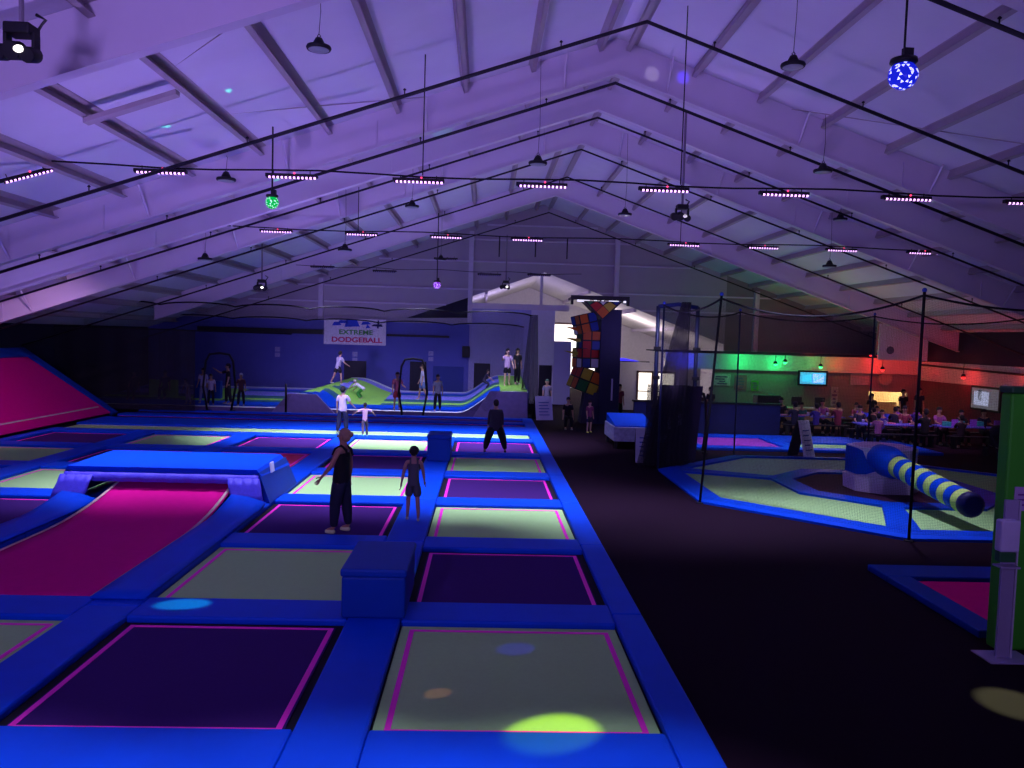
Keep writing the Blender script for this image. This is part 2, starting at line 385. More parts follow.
for i, cx in enumerate(CXS):
    rows = [(5.5, NR[0])]+[(FR[k], NR[k+1]) for k in range(5)]+[(FR[5], 26.75)]
    for k, (a, b) in enumerate(rows):
        if i == 2 and k == 2: continue
        if i == 2 and k == 3: a = 15.6
        dpart('pad', (cx-HB, a, 0), (cx+HB, b, ZT-.004))
for (a, b) in ((28.2, 30.3), (31.3, 31.95), (33.2, 33.5)):
    for x0, x1 in ((-14.15, -8.8), (-8.8, -3.4), (-3.4, 2.05)): dpart('pad', (x0+.003, a, 0), (x1-.003, b, ZT))
dpart('pad', (1.63, 26.75, 0), (2.05, 28.2, ZT)); dpart('pad', (1.63, 30.3, 0), (2.05, 31.3, ZT)); dpart('pad', (1.63, 31.95, 0), (2.05, 33.2, ZT))
MB().box((-14.15+6, 5.4-18, .0), (2.04+6, 33.6-18, .012)).build('base', gap_m, deck)

names = {}
KIND = {(0,0):'w',(0,1):'p',(0,2):'w',(0,3):'p',(0,4):'w',(0,5):'p',(1,0):'p',(1,1):'w',(1,2):'p',(1,3):'w',(1,4):'p',(1,5):'w',
        (2,0):'w',(2,4):'r',(2,5):'p',(3,0):'p',(3,1):'w',(3,2):'p',(3,3):'w',(3,4):'p',(3,5):'w',(4,2):'w',(4,3):'p',(4,4):'w',(4,5):'p'}
ordr = ['nearest', 'second', 'third', 'fourth', 'fifth', 'sixth']
colr = ['right-hand column beside the dark walkway', 'second column from the walkway', 'third column from the walkway', 'fourth column from the walkway', 'far left column']
def tramp(cx, cyy, hx, hy, kind, label, line=True, parent=None, zb=.03):
    t = thing('trampoline', (cx, cyy, 0), label, 'trampoline', 'square trampolines in the blue deck')
    bm_ = {'w': bedw_m, 'p': bedp_m, 'r': bedr_m, 'k': bedk_m}[kind]
    MB().box((-hx+.02, -hy+.02, zb-.014), (hx-.02, hy-.02, zb)).build('bed', bm_, t) if kind != 'p' else MB().box((-hx+.10, -hy+.08, zb-.014), (hx-.10, hy-.10, zb)).build('bed', bm_, t)
    if line:
        w = .028; l = MB(); ix, iy0, iy1 = hx-.12, -hy+.06, hy-.13
        l.box((-ix, iy0, zb+.001), (-ix+2*w, iy1, zb+.005)); l.box((ix-2*w, iy0, zb+.001), (ix, iy1, zb+.005))
        l.box((-ix, iy1-2*w, zb+.0015), (ix, iy1, zb+.0055)); l.box((-ix, iy0, zb+.0015), (ix, iy0+2*w, zb+.0055))
        l.build('border_line', line_m, t)
    return t
for (i, k), kd in KIND.items():
    word = {'w': 'pale green', 'p': 'dark purple', 'r': 'red'}[kd]
    tramp(CXS[i], (NR[k]+FR[k])/2, HB, (FR[k]-NR[k])/2, kd, '%s trampoline, %s in the %s' % (word, ordr[k], colr[i]))
# tumbling lanes
for (a, b, m_, lb, ln) in ((26.76, 28.2, bedw_m, 'long pale glowing tumbling lane crossing the whole deck', True), (30.3, 31.3, bedp_m, 'long dark purple lane behind the pale tumbling lane', True), (31.95, 33.2, bedp_m, 'last dark purple lane in front of the ramp court', False)):
    t = thing('tumbling_lane', (-6.2, (a+b)/2, 0), lb, 'trampoline lane')
    MB().box((-7.85, -(b-a)/2, .016), (7.8, (b-a)/2, .03)).build('bed', m_, t)
    if ln: MB().box((-7.8, (b-a)/2-.12, .031), (7.75, (b-a)/2-.09, .036)).build('border_line', line_m if m_ is bedp_m else mat('pale webbing', (.8, .75, .8), .7), t)

# curved magenta trampoline running up under the arched cushion block
t = thing('curved_trampoline', (CXS[2], 13, 0), 'magenta trampoline curving up under the arched blue block at left', 'trampoline')
y0, y1 = 10.08, 16.7
def zc(y): return .03 + (.40*((y-13.2)/2.9)**2 if y > 13.2 else 0)
def halfw(y): return 1.22 + (0 if y < 13.2 else -.02*(y-13.2))
MB().sheet(lambda i, j: (-halfw(y0+(y1-y0)*i/24)+j/8*2*halfw(y0+(y1-y0)*i/24), y0+(y1-y0)*i/24-13, zc(y0+(y1-y0)*i/24)), 24, 8).build('bed', bedk_m, t, solid=.02)
for sg in (-1, 1):
    MB().sheet(lambda i, j: (sg*(halfw(y0+(y1-y0)*i/24)-.02-.06*j), y0+(y1-y0)*i/24-13, zc(y0+(y1-y0)*i/24)+.03), 24, 1).build('edge_tape', trim_m, t, solid=.005)
    s0, s1 = (-1.93, -1.27) if sg < 0 else (1.27, 1.93)
    MB().sheet(lambda i, j: (s0+(s1-s0)*j/4 if False else s0+(s1-s0)*j/4, 9.9+(5.5)*i/16-13, max(ZT+.012, zc(9.9+5.5*i/16)*(1-.14*j)+.04+.03*(1-abs(j-2)/2))), 16, 4).build('side_pad', pad_m, t, solid=.03)
# arched cushion block
t = thing('cushion_block', (-6.22, 16.7, ZT), 'long blue arched cushion block over the end of the magenta trampoline', 'cushion block')
b = MB()
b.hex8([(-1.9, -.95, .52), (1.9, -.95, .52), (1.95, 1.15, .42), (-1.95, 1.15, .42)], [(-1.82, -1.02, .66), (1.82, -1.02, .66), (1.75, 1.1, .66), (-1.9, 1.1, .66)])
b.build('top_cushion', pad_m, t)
def pleat(i): return .025*math.sin(i*2.1)+.015*math.sin(i*5.3)
MB().sheet(lambda i, j: (-1.86+3.72*i/48, -1.03-.02*j+pleat(i)*j*.4, .55-.085*j), 48, 2).build('front_valance', skirt_m, t, solid=.03)
for sg in (-1, 1):
    MB().sheet(lambda i, j: (sg*(1.90-.62*i/10+.04*j), -1.10-.06*j+.03*math.sin((i+j)*2.2), .50-.15*j), 10, 3).build('corner_skirt', skirt_m, t, solid=.03)
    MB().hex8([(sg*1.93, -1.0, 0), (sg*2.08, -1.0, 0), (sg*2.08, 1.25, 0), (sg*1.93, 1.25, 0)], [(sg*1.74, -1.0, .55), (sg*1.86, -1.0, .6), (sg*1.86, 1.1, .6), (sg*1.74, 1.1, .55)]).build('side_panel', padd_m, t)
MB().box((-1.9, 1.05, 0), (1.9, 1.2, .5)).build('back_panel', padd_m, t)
MB().box((1.965, -.35, .22), (1.99, -.12, .42), M=Matrix.Rotation(math.radians(-8), 4, 'Y')).build('maker_label', white_m, t)
# cushion posts between the trampolines
for (x, y, w, d, h, lb) in ((-1.25, 10.05, .76, 1.3, .60, 'near blue vinyl cushion box standing between trampolines at front centre'), (-1.17, 21.9, .62, .95, .72, 'far blue vinyl cushion box behind the two central figures')):
    t = thing('cushion_box', (x, y, ZT), lb, 'cushion box', 'blue cushion boxes on the deck')
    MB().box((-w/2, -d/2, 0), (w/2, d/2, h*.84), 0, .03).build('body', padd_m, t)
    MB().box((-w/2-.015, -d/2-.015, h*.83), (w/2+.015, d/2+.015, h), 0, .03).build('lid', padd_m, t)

# inclined wall trampoline at left
t = thing('wall_trampoline', (-14.2, 26, 0), 'large dark magenta angled trampoline leaning on the left wall', 'trampoline')
def inc(u, v, off=0):   # u along y 0..1, v up 0..1
    nx, nz = .74, .66
    return V((-2.15*v + off*nx, -8 + 13.2*u*(1-0) - (2.6*v if u == 1 else 0) + (0), .12+2.42*v + off*nz))
def incp(y, v, off=0): return V((-2.15*v + off*.74, y, .12+2.42*v + off*.66))
ytop = 29.0-26; ybot = 31.4-26
def yend(v): return ybot + (ytop-ybot)*v
MB().hex8([incp(-9, .02, -.06), incp(yend(.02)-.35, .02, -.06), incp(yend(.9)-.42, .9, -.06), incp(-9, .9, -.06)], [incp(-9, .02), incp(yend(.02)-.35, .02), incp(yend(.9)-.42, .9), incp(-9, .9)]).build('bed', bedk_m, t)
MB().hex8([incp(-9, .12, 0), incp(yend(.12)-.6, .12, 0), incp(yend(.14)-.6, .135, 0), incp(-9, .135, 0)], [incp(-9, .12, .01), incp(yend(.12)-.6, .12, .01), incp(yend(.14)-.6, .135, .01), incp(-9, .135, .01)]).build('seam_tape', trim_m, t)
MB().hex8([incp(-9, .9, -.1), incp(yend(.9), .9, -.1), incp(yend(1), 1.02, -.1), incp(-9, 1.02, -.1)], [incp(-9, .9, .06), incp(yend(.9), .9, .06), incp(yend(1), 1.02, .06), incp(-9, 1.02, .06)]).build('top_pad', padd_m, t)
MB().hex8([incp(yend(0)-.35, 0, -.1), incp(yend(0), 0, -.1), incp(yend(1), 1.02, -.1), incp(yend(1)-.45, 1.02, -.1)], [incp(yend(0)-.35, 0, .06), incp(yend(0), 0, .06), incp(yend(1), 1.02, .06), incp(yend(1)-.45, 1.02, .06)]).build('end_pad', padd_m, t)
MB().prism([(-.05, -9), (-.05, 5.3), (-2.2, 3.0), (-3.3, 3.0), (-3.3, -9)], 0, .05).build('base', black_m, t)

# ------------------------------------------------------------------ octagon arena
OC = V((9.9, 19.25, 0))
def octv(ap, k, rot=0): r = ap/math.cos(PI/8); a = PI/8 + k*PI/4; return V((r*math.cos(a), r*math.sin(a)))
t = thing('octagon_arena', OC, 'eight-sided trampoline arena with blue pads right of the walkway', 'trampoline arena')
def ring(name, a0, a1, z0, z1, m_):
    for k in range(8):
        p = [octv(a0, k), octv(a0, k+1), octv(a1, k+1), octv(a1, k)]
        MB().hex8([(q.x, q.y, 0) for q in p], [(p[0].x, p[0].y, z0), (p[1].x, p[1].y, z0), (p[2].x, p[2].y, z1), (p[3].x, p[3].y, z1)]).build(name, m_, t)
ring('outer_pad', 4.62, 5.13, .10, .05, pad_m)
ring('inner_pad', 1.95, 2.5, .09, .09, pad_m)
for k in (1, 3, 5, 7):
    d = octv(1, k).normalized(); nrm = V((-d.y, d.x))
    w0, w1 = .20, .30
    p = [d*2.45-nrm*w0, d*5.0-nrm*w1, d*5.0+nrm*w1, d*2.45+nrm*w0]
    MB().hex8([(q.x, q.y, 0) for q in p], [(q.x, q.y, .098) for q in p]).build('divider_pad', pad_m, t)
for k in (1, 3, 5, 7):
    o_ = [octv(4.62, k), octv(4.62, k+1), octv(4.62, k+2)]; i_ = [octv(2.5, k+2), octv(2.5, k+1), octv(2.5, k)]
    MB().prism([(q.x, q.y) for q in o_+i_], .02, .04).build('bed', bedw_m if k != 1 else mat('lighter pale mesh', (.50, .80, .42), .8), t)  # back left bed has a lighter green mesh than the rest
MB().prism([(octv(1.96, k).x, octv(1.96, k).y) for k in range(8)], .01, .045).build('centre_mat', mat('dark maroon mat', (.05, .012, .04), .8), t)
# spinning sweeper machine
t = thing('sweeper_machine', OC+V((-.12, -.1, .045)), 'white and blue hub with striped padded arm in the middle of the arena', 'sweeper')
def oc8(ap, z): return [(octv(ap, k).x, octv(ap, k).y, z) for k in range(8)]
wv = mat('white vinyl', (.85, .74, .98), .5, .05); st_g = mat('lime stripe vinyl', (.55, .82, .18), .5, .05)
MB().hex8(oc8(.78, 0), oc8(.80, .36)).build('base_cushion', wv, t)
hb = MB(); hb.hex8(oc8(.72, .37), oc8(.74, 1.05)); hb.build('hub', wv, t)
hc = MB(); hc.hex8(oc8(.62, 1.05), oc8(.55, 1.09)); hc.build('hub_lid', mat('pinkish vinyl', (.8, .5, .8), .5), t)
# blue panels at the left of the hub, splash shaped
pl = MB()
for k in (3, 4):
    a, b_ = octv(.755, k), octv(.755, k+1)
    def q(u, z): pnt = a.lerp(b_, u); return (pnt.x, pnt.y, z)
    if k == 3: pl.face([q(0, .40), q(1, .40), q(1, 1.03), q(0, 1.03)])
    else: pl.face([q(0, .40), q(.35, .42), q(.7, .52), q(.98, .62), q(.6, .70), q(.4, .72), q(.2, .98), q(0, 1.03)])
pl.build('blue_splash', pad_m, t)
# padded arm
mach = t
arm = bpy.data.objects.new('sweeper_arm', None); COL.objects.link(arm); arm.parent = mach; arm.location = V((9.5, 18.4, .86))-mach.location; arm['label'] = 'blue and lime striped padded roller arm'
tipv = V((9.44-9.5, 14.9-18.4, .52-.86)); L_ = tipv.length
TR = tipv.to_track_quat('Z', 'Y').to_matrix().to_4x4()
MB().lathe([(.20, -.5), (.32, -.3), (.37, .1), (.33, .45), (.27, .62)], (0, 0, 0), 20, 0, TR).build('root_cuff', pad_m, arm)
ns = 11
for k in range(ns):
    a = .6+(L_-.75)*k/ns; b = .6+(L_-.75)*(k+1)/ns; r = .255-.02*k/ns
    MB().lathe([(r*.93, a), (r, a+.03), (r, b-.03), (r*.93, b)], (0, 0, 0), 20, 0, TR).build('lime_band' if k % 2 == 0 else 'blue_band', st_g if k % 2 == 0 else pad_m, arm)
MB().lathe([(.24, L_-.16), (.25, L_-.1), (.24, L_), (.18, L_+.03)], (0, 0, 0), 20, 0, TR).build('end_cap', mat('navy vinyl', (.01, .01, .09), .5), arm)
MB().tube([(0, .1, -.15), (0, .45, -.5), (.05, .6, -.8)], .07, 8).build('bracket', padd_m, arm)

# nets round the arena: poles, ropes, netting
PT = [V((4.77, 17.12)), V((7.8, 14.12)), V((12.0, 14.1)), V((15.0, 17.1)), V((15.0, 21.4)), V((12.0, 24.4)), V((7.8, 24.4)), V((4.77, 21.4))]
tops = [V((5.05, 17.12, 4.52)), V((7.82, 14.12, 4.52))]+[V((p.x, p.y, 4.5)) for p in PT[2:]]
pn = ['tall black net pole at the near left corner of the arena', 'tall black net pole at the front corner of the arena, beside the striped arm', 'net pole at the front right corner of the arena, behind the green tower', 'net pole on the right of the arena, hidden by the green tower', 'net pole at the far right side of the arena', 'thin black net pole at the back right corner of the arena', 'thin black net pole at the back left corner of the arena', 'black net pole at the left corner of the arena beside the gathered curtain']
for p, q, lb in zip(PT, tops, pn):
    t = thing('net_pole', (p.x, p.y, 0), lb, 'net pole', 'net poles round the arena')
    MB().tube([(0, 0, .0), (q.x-p.x, q.y-p.y, q.z)], .028, 8).build('pole', rope_m if p.y < 20 else mat('blue black pole', (.01, .015, .06), .5), t)
    MB().lathe([(.09, 0), (.09, .02), (.04, .03)], (0, 0, .0), 10).build('foot', rope_m, t)
    MB().ball((q.x-p.x, q.y-p.y, q.z+.03), .045, 8).build('cap', mat('blue cap', (.03, .07, .5), .5), t)
side = ['front left', 'front', 'front right', 'right', 'back right', 'back', 'back left', 'left']
for i in range(8):
    A, B = tops[i], tops[(i+1) % 8]; a, b = PT[i], PT[(i+1) % 8]
    sag = .38 if i in (0,) else .22
    def topz(u): return 4.46 - sag*4*u*(1-u)
    tag(MB().tube([(A.x+(B.x-A.x)*u/16, A.y+(B.y-A.y)*u/16, topz(u/16)) for u in range(17)], .022, 6).build('net_rope', rope_m), 'sagging black top rope on the %s side of the arena' % side[i], 'rope', 'top ropes of the arena nets')
    Ln = (b-a).length
    def P_(i_, j_):
        u = .01+.98*i_/12; v = j_/6
        x0, y0_ = a.x+(b.x-a.x)*u, a.y+(b.y-a.y)*u; x1, y1_ = A.x+(B.x-A.x)*u, A.y+(B.y-A.y)*u
        w = .05*math.sin(i_*2.3+j_)
        return (x0+(x1-x0)*v+w*.3, y0_+(y1_-y0_)*v+w, .12+(topz(u)-.14)*v)
    o = MB().sheet(P_, 12, 6, uv=lambda p, q: (p/12*Ln, q/6*4.3)).build('safety_net', net_m)
    tag(o, 'black safety netting closing the %s side of the arena' % side[i], 'net', 'arena safety nets')
# gathered curtain of net by the left corner
def curtain(x, y, z0, z1, w0, w1, label, dx=0, n=28):
    t = thing('net_curtain', (x, y, 0), label, 'net')
    MB().sheet(lambda i, j: (dx*j/10+(w0+(w1-w0)*j/10)*(i/n-.5), .10*math.sin(i*1.9)+.03*math.sin(j), z0+(z1-z0)*j/10), n, 10, uv=lambda p, q: (p/n*3, q/10*4.3)).build('netting', netd_m, t)
    return t
curtain(4.95, 21.9, .05, 4.6, 1.35, .25, 'dense dark net curtain hanging gathered at the left corner of the arena', .55)
t = curtain(5.15, 22.1, .05, 2.3, 1.3, 1.2, 'second dark net layer behind the gathered curtain')
t = thing('entry_panel', (5.55, 22.6, 0), 'dark plum entry panel with small white slips behind the net curtain', 'panel')
MB().hex8([(-.9, 0, 0), (.55, 0, 0), (.55, .06, 0), (-.9, .06, 0)], [(-.5, 0, 2.25), (.7, 0, 2.25), (.7, .06, 2.25), (-.5, .06, 2.25)]).build('board', mat('dark plum vinyl', (.020, .012, .045), .6), t)
for (x, z, h_) in ((-.28, 1.0, .35), (.02, 1.1, .38), (-.55, .62, .18), (-.38, .68, .14)): MB().box((x, -.03, z), (x+.09, -.005, z+h_)).build('white_slip', mat('lilac slip', (.5, .45, .75), .6), t)
# front net of the ramp court and its bundle
def long_net(y, x0, x1, ztop, label, seg, z0=.3, mt=None):
    n = seg*10
    def tz(u): return ztop + .14*abs(math.sin(u*seg*PI))**.6 - .12
    t = thing('court_net', (x0, y, 0), label, 'net')
    MB().tube([((x1-x0)*u/n, 0, tz(u/n)) for u in range(n+1)], .035, 6).build('rope', rope_m, t)
    MB().sheet(lambda i, j: ((x1-x0)*i/n, .06*math.sin(i*.9), z0+(tz(i/n)-z0)*j/4), n, 4, uv=lambda p, q: ((x1-x0)*p/n, q/4*4.3)).build('netting', mt or net_m, t)
long_net(34.15, -16.8, 1.95, 4.55, 'wide black net with scalloped top rope hanging in front of the ramp court', 6)
long_net(41.8, -16.8, 2.0, 4.15, 'second black net with scalloped rope hanging just before the blue back wall', 5, .6)
t = thing('side_net', (-17.4, 33.0, 0), 'dark net on a straight black cable in the dim left corner of the hall', 'net')
MB().tube([(0, 0, 3.42), (9.5, 0, 3.36)], .035, 6).build('cable', rope_m, t)
MB().sheet(lambda i, j: (5.6*i/30, .05*math.sin(i*1.1), .1+3.3*j/4), 30, 4, uv=lambda p, q: (5.6*p/30, 3.3*q/4)).build('netting', netd_m, t)
curtain(2.0, 35.3, .1, 4.5, .9, .35, 'dark net bundle gathered at the right end of the ramp court', .12, 20)

# ------------------------------------------------------------------ ramp court
t = thing('ramp_court', (0, 34.3, 0), 'striped blue and green foam ramp court with humps in front of the blue wall', 'foam ramp court')
def sst(a, b, x):
    u = max(0, min(1, (x-a)/(b-a))); return u*u*(3-2*u)
def hz(x, y):   # height of the surface; y from 0 (front) to 7.4
    z = .18
    c0 = -7.8 + .17*y                      # slanted hump
    d_ = x-c0
    z += .62*(sst(-1.1, -.25, d_) if d_ < 0 else 1-sst(.15, .9+.2*y, d_))
    z += .95*sst(-1.1, .75, x)
    z += .05*y
    return z
x0, x1 = -17.2, 1.9
def cm(i, j):
    x = x0+(x1-x0)*i/96
    if j == 0 or j >= 23: return 3
    cc_ = -7.8+.17*7.4*j/24
    if x > .55 or (cc_-.9 < x < cc_+.15 and j > 2): return 1
    return [3, 0, 0, 0, 0, 0, 2, 2, 1, 1, 2, 2, 2, 4, 4, 4, 4, 4, 2, 0, 0, 4, 4, 3][min(j, 23)] if (i//9) % 4 != 2 or j < 6 or j > 20 else 1
lime_m = mat('lime vinyl', (.30, .72, .10), .5, .08, 3)
MB().sheet(lambda i, j: (x0+(x1-x0)*i/96, 7.4*j/24, hz(x0+(x1-x0)*i/96, 7.4*j/24)), 96, 24, mi=cm).build('surface', [pad_m, lime_m, mat('teal vinyl', (.03, .14, .20), .5), mat('pale edge', (.75, .85, .85), .6), mat('lavender vinyl', (.25, .25, .85), .5)], t)
fb = MB()
for i in range(96):
    xa, xb = x0+(x1-x0)*i/96, x0+(x1-x0)*(i+1)/96
    fb.face([(xa, 0, 0), (xb, 0, 0), (xb, 0, hz(xb, 0)), (xa, 0, hz(xa, 0))])
fb.build('front_skirt', mat('violet grey vinyl', (.13, .10, .26), .6, .2, 5), t)
MB().hex8([(x1, 0, 0), (x1+.02, 0, 0), (x1+.02, 7.4, 0), (x1, 7.4, 0)], [(x1, 0, hz(x1, 0)), (x1+.02, 0, hz(x1, 0)), (x1+.02, 7.4, hz(x1, 7.4)), (x1, 7.4, hz(x1, 7.4))]).build('end_panel', padd_m, t)
for (xa, xb, xc, xd, zz) in ((-9.0, -6.3, -8.3, -7.1, .82), (-.45, 1.9, .25, 1.85, 1.16)):
    MB().hex8([(xa, -.22, 0), (xb, -.22, 0), (xb, -.02, 0), (xa, -.02, 0)], [(xc, -.16, zz), (xd, -.16, zz), (xd, -.02, zz), (xc, -.02, zz)]).build('end_block', mat('violet grey block', (.22, .17, .36), .6, .25, 5), t)
for xa in (-15.2, -13.2):
    MB().box((xa, 2.5, .3), (xa+1.2, 2.8, 1.1)).build('step_block', lime_m if xa < -14 else padd_m, t)
# arch frames
for (x, y, w, h, lb) in ((-11.1, 33.9, 1.35, 2.45, 'black arched gate frame at the left end of the ramp court'), (-3.0, 33.9, 1.2, 2.45, 'black arched gate frame in the middle of the ramp court front'), (6.75, 25.0, .62, 1.9, 'small black arched gate frame behind the arena net at left')):
    t = thing('arch_frame', (x, y, .02), lb, 'arch frame', 'black arched gate frames')
    pts = [(-w*.36, 0, 0), (-w/2, 0, h*.42), (-w*.42, 0, h*.86), (-w*.30, 0, h*.98), (0, 0, h), (w*.30, 0, h*.98), (w*.42, 0, h*.86), (w/2, 0, h*.42), (w*.36, 0, 0)]
    MB().tube(pts, .05, 8).build('hoop', black_m, t)
    for sg in (-1, 1): MB().box((sg*w*.36-.09, -.3, 0), (sg*w*.36+.09, .3, .05)).build('foot', black_m, t)
for (x, y, lb) in ((-8.35, 34.0, 'short black post in front of the ramp court, left of the hump'),):
    t = thing('short_post', (x, y, 0), lb, 'post')
    MB().tube([(0, 0, 0), (0, 0, 1.25)], .045, 8).build('pole', black_m, t); MB().lathe([(.2, 0), (.2, .03), (.05, .05)], n=12).build('foot', black_m, t)
# A-frame boards
def aboard(x, y, rz, w, h, label, face):
    t = thing('folding_board', (x, y, .0), label, 'sign board', rz=rz)
    for sg in (-1, 1):
        MB().hex8([(-w/2, sg*.32-.02, 0), (w/2, sg*.32-.02, 0), (w/2, sg*.32+.02, 0), (-w/2, sg*.32+.02, 0)], [(-w/2, sg*.03-.02, h), (w/2, sg*.03-.02, h), (w/2, sg*.03+.02, h), (-w/2, sg*.03+.02, h)]).build('panel', face if sg < 0 else black_m, t)
    pb = MB()
    for k in range(5): z0 = h*(.2+.13*k); yy = -.345+.29*z0/h; pb.box((-w*.32, yy-.006, z0), (w*(.3-.07*(k % 2)), yy, z0+.03))
    pb.build('printed_lines', padd_m, t)
aboard(2.55, 34.3, .25, .75, 1.0, 'pale folding sign board at the right end of the ramp court', mat('dim lavender board', (.38, .36, .62), .6))
aboard(10.05, 24.75, .55, .5, 1.15, 'white folding sign board standing behind the arena', white_m)
aboard(4.75, 23.0, -.1, .62, .95, 'grey folding sign board beside the net curtain', mat('grey board', (.40, .42, .55), .6))

# banner
t = thing('banner', (-6.86, YE-.08, 3.53), 'white banner reading EXTREME DODGEBALL on the back wall', 'banner')
MB().box((-1.62, 0, -.68), (1.62, .03, .68)).build('sheet', mat('white banner', (.92, .88, 1.0), .6, .04), t)
bb = MB()
for (a, b, z0, z1) in ((-1.2, -.7, .3, .5), (-.55, .25, .25, .62), (.3, .85, .38, .55), (-.9, -.3, .42, .6), (.55, .8, .2, .42)):
    bb.hex8([(a, -.012, z0), (b, -.012, z0+.04), (b, -.002, z0+.04), (a, -.002, z0)], [(a+.1, -.012, z1), (b-.15, -.012, z1), (b-.15, -.002, z1), (a+.1, -.002, z1)])
bb.build('blue_graphic', mat('bright blue print', (.02, .08, .75), .6), t)
fg = MB()
fg.hex8([(1.14, -.012, .22), (1.24, -.012, .22), (1.24, -.002, .22), (1.14, -.002, .22)], [(1.18, -.012, .64), (1.26, -.012, .64), (1.26, -.002, .64), (1.18, -.002, .64)])
fg.hex8([(.85, -.013, .33), (1.45, -.013, .30), (1.45, -.003, .30), (.85, -.003, .33)], [(.95, -.013, .42), (1.4, -.013, .44), (1.4, -.003, .44), (.95, -.003, .42)])
fg.build('leaping_figure', mat('dark navy print', (.01, .01, .12), .6), t)
text_mesh('lettering', 'EXTREME', .34, (.05, -.01, -.03), (PI/2, 0, 0), mat('green print', (.10, .42, .10), .6), t, 1.25, 'green EXTREME lettering')
text_mesh('lettering', 'DODGEBALL', .36, (.1, -.01, -.43), (PI/2, 0, 0), mat('crimson print', (.75, .0, .15), .6), t, 1.28, 'crimson DODGEBALL lettering')
# notices and loudspeaker on the back wall
for (x, z, lb) in ((-10.9, 2.35, 'small pair of pale notices on the blue wall, left of the banner'), (-6.85, 2.2, 'small pair of pale notices on the blue wall under the banner'), (-2.85, 2.35, 'pale notice on the blue wall above the right doorway')):
    t = thing('wall_notice', (x, YE-.03, z), lb, 'notice', 'pale notices on the blue wall')
    MB().box((-.13, 0, .03), (.13, .02, .28)).build('upper_sheet', lav_w, t); MB().box((-.13, 0, -.25), (.13, .02, -.03)).build('lower_sheet', lav_w, t)
t = thing('loudspeaker', (-1.0, YE-.2, 2.35), 'black loudspeaker on the wall column right of the blue wall', 'loudspeaker')
MB().box((-.2, -.15, 0), (.2, .2, .6), 0, .03).build('cabinet', black_m, t); MB().lathe([(.14, 0), (.11, .01), (.03, -.02)], (0, -.16, .22), 14, 0, Matrix.Rotation(PI/2, 4, 'X')).build('cone', pipe_m, t)

# ------------------------------------------------------------------ hanging light bars
bar_dn = mat('lavender diode', (.9, .7, 1), .4, .02, emit=(.85, .42, 1.0), es=2.4)
dot_r = mat('red diode', (1, .1, .1), .4, .02, emit=(1, .05, .15), es=2.0)
def make_bar(loc, label, grp, L=1.0, lit=True):
    t = thing('light_bar', loc, label, 'light bar', grp)
    MB().box((-L/2, -.05, -.02), (L/2, .05, .05), 0, .01).build('housing', black_m, t)
    n = 24; st = MB()
    rows = [[st.bm.verts.new((-L/2+.03+(L-.06)*i/n, y, z)) for i in range(n+1)] for (y, z) in ((-.06, -.01), (-.065, -.04), (-.03, -.05))]
    for A, B in zip(rows, rows[1:]):
        for i in range(n): st.bm.faces.new((A[i], A[i+1], B[i+1], B[i])).material_index = i % 2
    st.build('diode_strip', [black_m, bar_dn if lit else mat('dim diode', (.2, .15, .3), .5)], t)
    MB().ball((.06, -.055, .055), .02, 6).build('status_light', dot_r if lit else black_m, t)
    for sg in (-1, 1): MB().tube([(sg*L*.35, 0, .05), (sg*L*.35, 0, .11)], .01, 5).build('hanger', black_m, t)
    return t
XA = [-6.32, -3.82, -1.38, 1.02, 3.42, 5.81, 8.27, 10.75]
wa = ['leftmost of the level ones', 'second level one from the left', 'third level one from the left', 'just left of the ridge', 'right of the ridge', 'sixth along', 'seventh along', 'at the right edge']
b0 = None
def place_bar(loc, label, grp, rz=0, ry=0):
    global b0
    if b0 is None: b0 = make_bar(loc, label, grp); o = b0
    else: o = dup(b0, loc, label, grp)
    o.rotation_euler = (0, ry, rz); return o
for x, w in zip(XA, wa):
    place_bar((x, 15.8, 6.47), 'glowing lavender light bar in the near hanging row, %s' % w, 'near row of hanging light bars')
o = place_bar((-8.62, 15.4, 6.24), 'drooping lavender light bar at the far left end of the near row', 'near row of hanging light bars'); o.rotation_euler = (0, -.42, .95)
for x, w in zip([-6.5, -3.9, -1.3, 1.2, 6.1, 8.6, 11.1, 13.7], ['first from the left', 'second from the left', 'third from the left', 'fourth from the left', 'first right of the ridge', 'second right of the ridge', 'third right of the ridge', 'farthest right']):
    place_bar((x, 25, 6.53), 'smaller looking light bar in the second hanging row, %s' % w, 'second row of hanging light bars')
fb0 = None
for x, z, w in zip([-6.9, -4.3, -1.75, .1, 2.2], [6.2, 6.1, 6.7, 6.1, 6.15], ['leftmost', 'second from left', 'highest', 'right of the violet ball', 'rightmost']):
    lb = 'unlit light bar in the far row before the back wall, %s' % w
    if fb0 is None: fb0 = make_bar((x, 34, z), lb, 'far row of hanging light bars', lit=False)
    else: dup(fb0, (x, 34, z), lb)
for x in (-5, -2.5, 0, 2.5): place_bar((x, 6.1, 6.6), 'light bar hanging above the near deck edge, %s' % ('farthest left' if x < -4 else 'second from left' if x < -1 else 'third from left' if x < 1 else 'farthest right'), 'light bars above the near deck edge')
for (y, xa, xb, z, lb) in ((15.8, -8.37, 11.9, 6.6, 'thin black cable carrying the near row of light bars'), (25, -8.2, 16.5, 6.65, 'thin black cable carrying the second row of light bars'), (34, -8, 4, 6.25, 'thin black cable carrying the far row of light bars')):
    tag(MB().tube([(xa+(xb-xa)*u/20, y, z-.06*math.sin(u/20*PI*4)**2) for u in range(21)], .018 if y < 30 else .012, 5).build('cable', rope_m), lb, 'cable')
